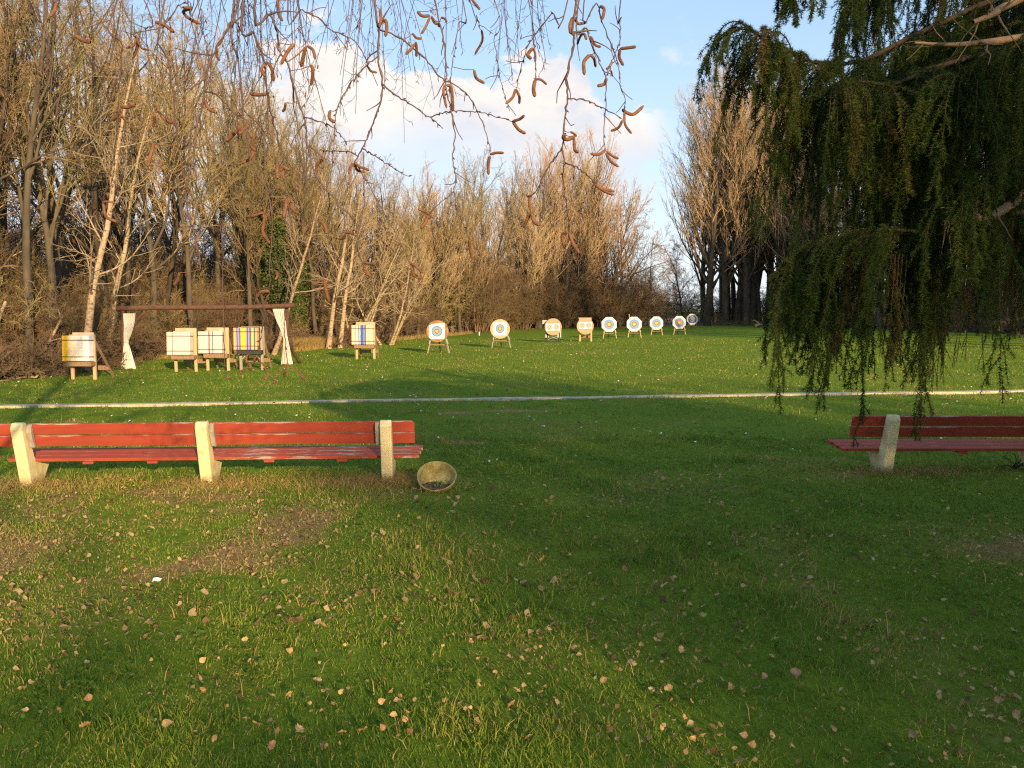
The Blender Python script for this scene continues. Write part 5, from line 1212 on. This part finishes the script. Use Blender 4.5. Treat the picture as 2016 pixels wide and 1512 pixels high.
def bough_meshes(r, C, R0, R1, n_fr, len_lo, len_hi, side, per_m=500, ln=0.026, wd=0.0042, t0=0.15, brown=0.03):
    """C (k,3) bough line -> (wood mesh, foliage mesh): drooping fronds in ragged groups along the bough"""
    k = len(C); nc = max(4, n_fr // 3); tc_ = t0 + (1 - t0) * (np.arange(nc) + r.rand(nc)) / nc; gl = 0.55 + 0.75 * r.rand(nc); gt = 0.44 + 0.22 * r.randn(nc); gs = r.rand(nc) * 2 - 1
    g = r.randint(nc, size=n_fr); t = np.clip(tc_[g] + 0.018 * r.randn(n_fr), t0, 0.999)
    f = t * (k - 1) * 0.999; i = f.astype(int); fr = (f - i)[:, None]
    A = C[i] * (1 - fr) + C[i + 1] * fr; T = nrm(C[i + 1] - C[i]); Sd = nrm(np.cross(T, np.array([0, 0, 1.0])))
    sg = np.clip(gs[g] + 0.6 * r.randn(n_fr), -1.3, 1.3)[:, None]
    D0 = nrm(T * 0.55 + Sd * sg * side * 4 + np.array([0, 0, 0.15]) + 0.2 * r.randn(n_fr, 3))
    L = (len_lo + (len_hi - len_lo) * r.rand(n_fr)) * gl[g] * (1.12 - 0.35 * np.maximum(0, t - 0.7) / 0.3)
    P, Rd = grow(r, A, D0, L, np.full(n_fr, 0.0040), np.full(n_fr, 0.0014), 14, 0.05, -0.30)
    c = children(r, P, Rd, 12, 0.08, 0.97, (26, 48), 0.36, 0.55, 7, 0.06, -0.30, 0.65, 0.0012)
    c2 = children(r, c[0], c[1], 1, 0.2, 0.8, (30, 50), 0.42, 0.4, 4, 0.07, -0.12, 0.7, 0.0010)
    wood = [(C[None], np.linspace(R0, R1, k)[None], 9), (P, Rd, 4), c + (3,), c2 + (3,)]
    ts = np.clip(gt[g] + 0.10 * r.randn(n_fr), 0, 0.85); br = r.rand(n_fr) < brown; ts[br] = 0.9 + 0.1 * r.rand(br.sum())
    Vs, Qs, Ts, o = [], [], [], 0
    last = C[int(k * 0.22):][None]
    for PP, tt, pm in ((P, ts, per_m), (c[0], np.repeat(ts, 12), per_m), (c2[0], np.repeat(ts, 12), per_m), (last, np.array([0.45]), per_m * 2.5)):
        V, Q, T_ = needles(r, PP, pm, ln, wd, tt); Vs.append(V); Qs.append(Q + o); Ts.append(T_); o += len(V)
    return tube_mesh('bough', wood, M['spruce_twig']), np_mesh('foliage', np.concatenate(Vs), [np.concatenate(Qs)], M['needle'], {'tint': np.concatenate(Ts)})
SPX = np.array([6.6, 6.9, 0.0])
def build_spruce():
    r = rs(202); e = tag(empty('spruce_tree', tuple(SPX)), 'big dark weeping spruce hanging into the picture from the right', 'spruce tree')
    tr = np.array([(0, 0, -0.2), (0.05, 0.02, 3), (0, 0.05, 7), (0.03, 0, 11), (0, 0, 15.0)]) * np.array([1, 1, 0.48])
    link('trunk', tube_mesh('trunk', [(smooth_line(tr, 20)[None], np.linspace(0.30, 0.03, 20)[None], 14)], M['spruce_bark']), e)
    B = [  # (photo px, photo py, distance) from the trunk outwards; strands; shortest, longest strand; side reach
     ([(2350, -330, 6.4), (1950, -190, 6.0), (1760, -120, 5.7), (1620, -80, 5.5), (1560, -40, 5.4)], 80, 0.25, 0.62, 0.22),
     ([(2350, -160, 6.4), (2000, -20, 6.0), (1800, 70, 5.8), (1700, 118, 5.6), (1610, 125, 5.4), (1530, 92, 5.3), (1455, 42, 5.2)], 150, 0.25, 0.95, 0.24),
     ([(2350, -60, 6.4), (2050, 70, 6.0), (1850, 130, 5.6), (1760, 165, 5.3), (1670, 160, 5.1), (1605, 190, 5.0)], 120, 0.45, 1.05, 0.26),
     ([(2350, 40, 6.4), (2100, 150, 6.2), (1930, 190, 6.0), (1800, 220, 5.9), (1720, 250, 5.8)], 110, 0.4, 0.95, 0.30),
     ([(2350, 160, 6.4), (2120, 270, 6.3), (1960, 310, 6.2), (1830, 330, 6.1), (1740, 360, 6.0)], 70, 0.3, 0.6, 0.30),
     ([(2350, 230, 6.4), (2080, 355, 6.0), (1960, 385, 5.8), (1850, 432, 5.6), (1760, 462, 5.5), (1690, 462, 5.4), (1620, 478, 5.3), (1555, 508, 5.3)], 130, 0.30, 0.98, 0.20),
     ([(2350, 300, 6.4), (2100, 400, 5.7), (1950, 425, 5.4), (1840, 455, 5.2), (1730, 452, 5.0), (1660, 470, 4.95)], 80, 0.35, 0.90, 0.18),
     ([(2350, 330, 6.4), (2060, 480, 6.6), (1850, 500, 6.6), (1700, 530, 6.5), (1600, 565, 6.4), (1530, 600, 6.4)], 60, 0.2, 0.62, 0.2),
     ([(2350, -200, 6.4), (2150, -40, 7.0), (1980, 20, 7.4), (1850, 60, 7.7)], 90, 0.5, 1.3, 0.5),
     ([(2350, 0, 6.6), (2150, 140, 7.4), (2000, 220, 7.8), (1880, 280, 8.0)], 80, 0.5, 1.2, 0.5),
     ([(2350, 260, 6.6), (2200, 330, 7.4), (2050, 400, 7.6), (1930, 430, 7.8)], 90, 0.5, 1.15, 0.45),
     ([(2350, -250, 6.6), (2100, -150, 6.6), (1900, -90, 6.6), (1780, -60, 6.6), (1690, -20, 6.6)], 110, 0.5, 1.1, 0.3),
     ([(2350, -120, 6.6), (2150, -60, 6.8), (1950, 20, 7.0), (1820, 60, 7.0), (1740, 110, 7.0)], 110, 0.5, 1.2, 0.3),
     ([(2350, -60, 6.4), (2200, -60, 5.6), (2080, 20, 5.2), (1960, 120, 5.1), (1880, 150, 5.0)], 90, 0.4, 0.9, 0.2),
     ([(2350, 120, 6.6), (2150, 220, 7.0), (1950, 300, 7.1), (1800, 350, 7.2), (1700, 380, 7.2)], 90, 0.4, 0.8, 0.3),
     ([(2400, 60, 6.5), (2250, 200, 5.9), (2080, 260, 5.5), (1960, 330, 5.2), (1880, 350, 5.1)], 90, 0.4, 0.8, 0.25)]
    for pts, ns, l0, l1, side in B:
        C = smooth_line(np.array([at(*p) for p in pts]), 26) - SPX
        root = np.array([0.0, 0.0, C[0, 2] - 0.25]); C = np.concatenate([smooth_line(np.array([root, (root + C[0]) / 2 + [0, 0, -0.03], C[0]]), 6)[:-1], C])
        w, fo = bough_meshes(r, C, 0.026, 0.004, int(ns * 0.70), l0 * 1.1, l1 * 1.12, side, t0=0.2)
        link('foliage', fo, link('bough', w, e))
    # long needle-poor strands at the right
    for px, y0, y1, d, n in ((1858, 470, 775, 5.3, 16), (1925, 480, 745, 5.4, 5), (1775, 500, 770, 5.2, 10), (1990, 420, 640, 5.6, 12)):
        p = np.array([at(px + 16 * r.randn(), y0, d + 0.1 * r.randn()) for _ in range(n)]) - SPX; L = (at(px, y0, d)[2] - at(px, y1, d)[2]) * (0.72 + 0.28 * r.rand(n))
        P, Rd = grow(r, p, np.tile(np.array([[0, 0, -1.0]]), (n, 1)) + r.randn(n, 3) * 0.05, L, np.full(n, 0.003), np.full(n, 0.0015), 12, 0.035, -0.1)
        c = children(r, P, Rd, 7, 0.2, 0.95, (20, 45), 0.16, 0.3, 4, 0.08, -0.2, 0.7, 0.0012)
        w = tube_mesh('bough', [(P, Rd, 4), c + (3,)], M['spruce_twig']); V1, Q1, T1 = needles(r, P, 420, 0.013, 0.0022, 0.75 + 0.25 * r.rand(n)); V2, Q2, T2 = needles(r, c[0], 420, 0.013, 0.0022, 0.7 + 0.3 * r.rand(len(c[0])))
        link('foliage', np_mesh('foliage', np.concatenate([V1, V2]), [Q1, Q2 + len(V1)], M['needle'], {'tint': np.concatenate([T1, T2])}), link('hanging_strands', w, e))
    # dead bare branches, lit by the sun
    for pts, r0, r1 in (([(2350, 20, 6.3), (2016, 73, 5.2), (1930, 84, 5.0), (1870, 88, 4.95), (1800, 84, 4.9)], 0.03, 0.006), ([(2350, -150, 6.3), (2010, -2, 5.0), (1960, 26, 4.8), (1915, 44, 4.7)], 0.028, 0.012), ([(2350, 100, 6.3), (2000, 395, 5.3), (1905, 425, 5.1), (1855, 440, 5.05)], 0.04, 0.015)):
        C = smooth_line(np.array([at(*p) for p in pts]), 24) - SPX
        root = np.array([0.0, 0.0, C[0, 2] - 0.2]); C = np.concatenate([[root], C])
        Rd = np.linspace(r0, r1, 25); ch = children(r, C[None], Rd[None], 9, 0.4, 0.98, (40, 80), 0.06, 0.3, 5, 0.2, -0.05, 0.4, 0.0015)
        link('dead_branch', tube_mesh('dead_branch', [(C[None], Rd[None], 9), ch + (4,)], M['spruce_bark']), e)
    # rest of the crown: boughs all round and up the trunk, shared meshes
    protos = []
    for k in range(4):
        x = np.linspace(0, 4.2, 18); C = np.stack([x, 0.15 * np.sin(x * 1.1 + k), 0.22 * x - 0.085 * x ** 2 + 0.06 * np.maximum(0, x - 3) ** 2 * 4], -1)
        protos.append(bough_meshes(r, C, 0.05, 0.006, 46, 0.4, 1.1, 0.4, per_m=170, ln=0.026, wd=0.009, t0=0.2))
    def crown(parent, skip):
        z = 1.9; k = 0; top = 6.0 if skip else 14.2
        while z < top:
            for q in range(6 if z < 7 else 5):
                a = k * 2.399 + r.rand() * 0.4; k += 1; s = (0.22 + 0.78 * (1 - z / (top + 0.8))) * (0.9 + 0.2 * r.rand())
                if skip and z < 5.2 and math.cos(a - math.pi) > 0.25: continue       # the traced boughs fill this side
                w, fo = protos[k % 4]; b = link('bough', w, parent); b.location = (0, 0, z); b.rotation_euler = (0, 0, a); b.scale = (s, s, s); link('foliage', fo, b)
            z += 0.62 if z < 5 else 0.8
    crown(e, True)
    for (x, y, h, lab) in ((8.96, -3.8, 0.42, 'small dark spruce added for shade, nearest behind the camera on the right'), (10.71, -2.8, 0.42, 'second small spruce added for shade behind the camera to the right'), (14.37, -8, 0.5, 'taller spruce added for shade in the back row behind the camera'), (13.23, -3.5, 0.44, 'rightmost small spruce added for shade behind the camera')):  # unseen extra spruces, put in to shade the right of the near lawn
        e2 = tag(empty('spruce_tree', (x, y, 0)), lab, 'spruce tree'); e2.scale = (1.45 * h, 1.45 * h, h)
        link('trunk', tube_mesh('trunk', [(smooth_line(tr * np.array([1, 1, 2.08]), 20)[None], np.linspace(0.30, 0.03, 20)[None], 14)], M['spruce_bark']), e2); crown(e2, False)
    # a bare wood far behind the camera: its twiggy tops lay the soft shade on the near lawn
    keys = ['wood_c', 'wood_d', 'wood_a', 'crooked']
    for row in range(4):
        y = -33 - 3.2 * row; c = -3.5 + 0.7 * row
        while c < 13.5:
            x = (c - 0.41 * y) / 0.91; top = 14.4 if c > 3.8 else (11.6 if c > 0.6 else 10.9)
            if c > 5.5 or (c > 3.8 and row != 1) or (c <= 3.8 and row == 0):
                plant(keys[r.randint(4)], 'bare_tree', 'tree', x + 0.3 * r.randn(), y + 0.5 * r.randn(), top + 0.9 * row + 0.3 * r.randn(), r.rand() * 6.28, 'bare tree standing far behind the camera', 'bare wood behind the camera')
            c += 1.9 if c > 2 else 2.6
build_spruce()

def build_clover():
    r = rs(66); x, y = scatter(34000, 3.0, 11.5, 0.7, 67, 0.68); k = (fbm(x, y, 68, 1.1) > 0.56) & (r.rand(len(x)) > dryness(x, y) * 0.6); x, y = x[k], y[k]; n = len(x)
    C = np.stack([x, y, zground(x, y) + 0.012 + 0.03 * r.rand(n)], -1); a = np.arange(6) * math.pi / 3; s = 0.006 + 0.007 * r.rand(n); t = (r.rand(n, 2) - 0.5) * 1.3
    ring = np.stack([np.cos(a)[None] * s[:, None], np.sin(a)[None] * s[:, None], np.zeros((n, 6))], -1); ring[:, :, 2] = ring[:, :, 0] * t[:, :1] + ring[:, :, 1] * t[:, 1:]
    tag(link('clover', np_mesh('clover', (C[:, None] + ring).reshape(-1, 3), [np.arange(n)[:, None] * 6 + np.arange(6)], M['grass'], {'tint': np.repeat(0.05 + 0.35 * r.rand(n), 6)})), kind='stuff')
build_clover()
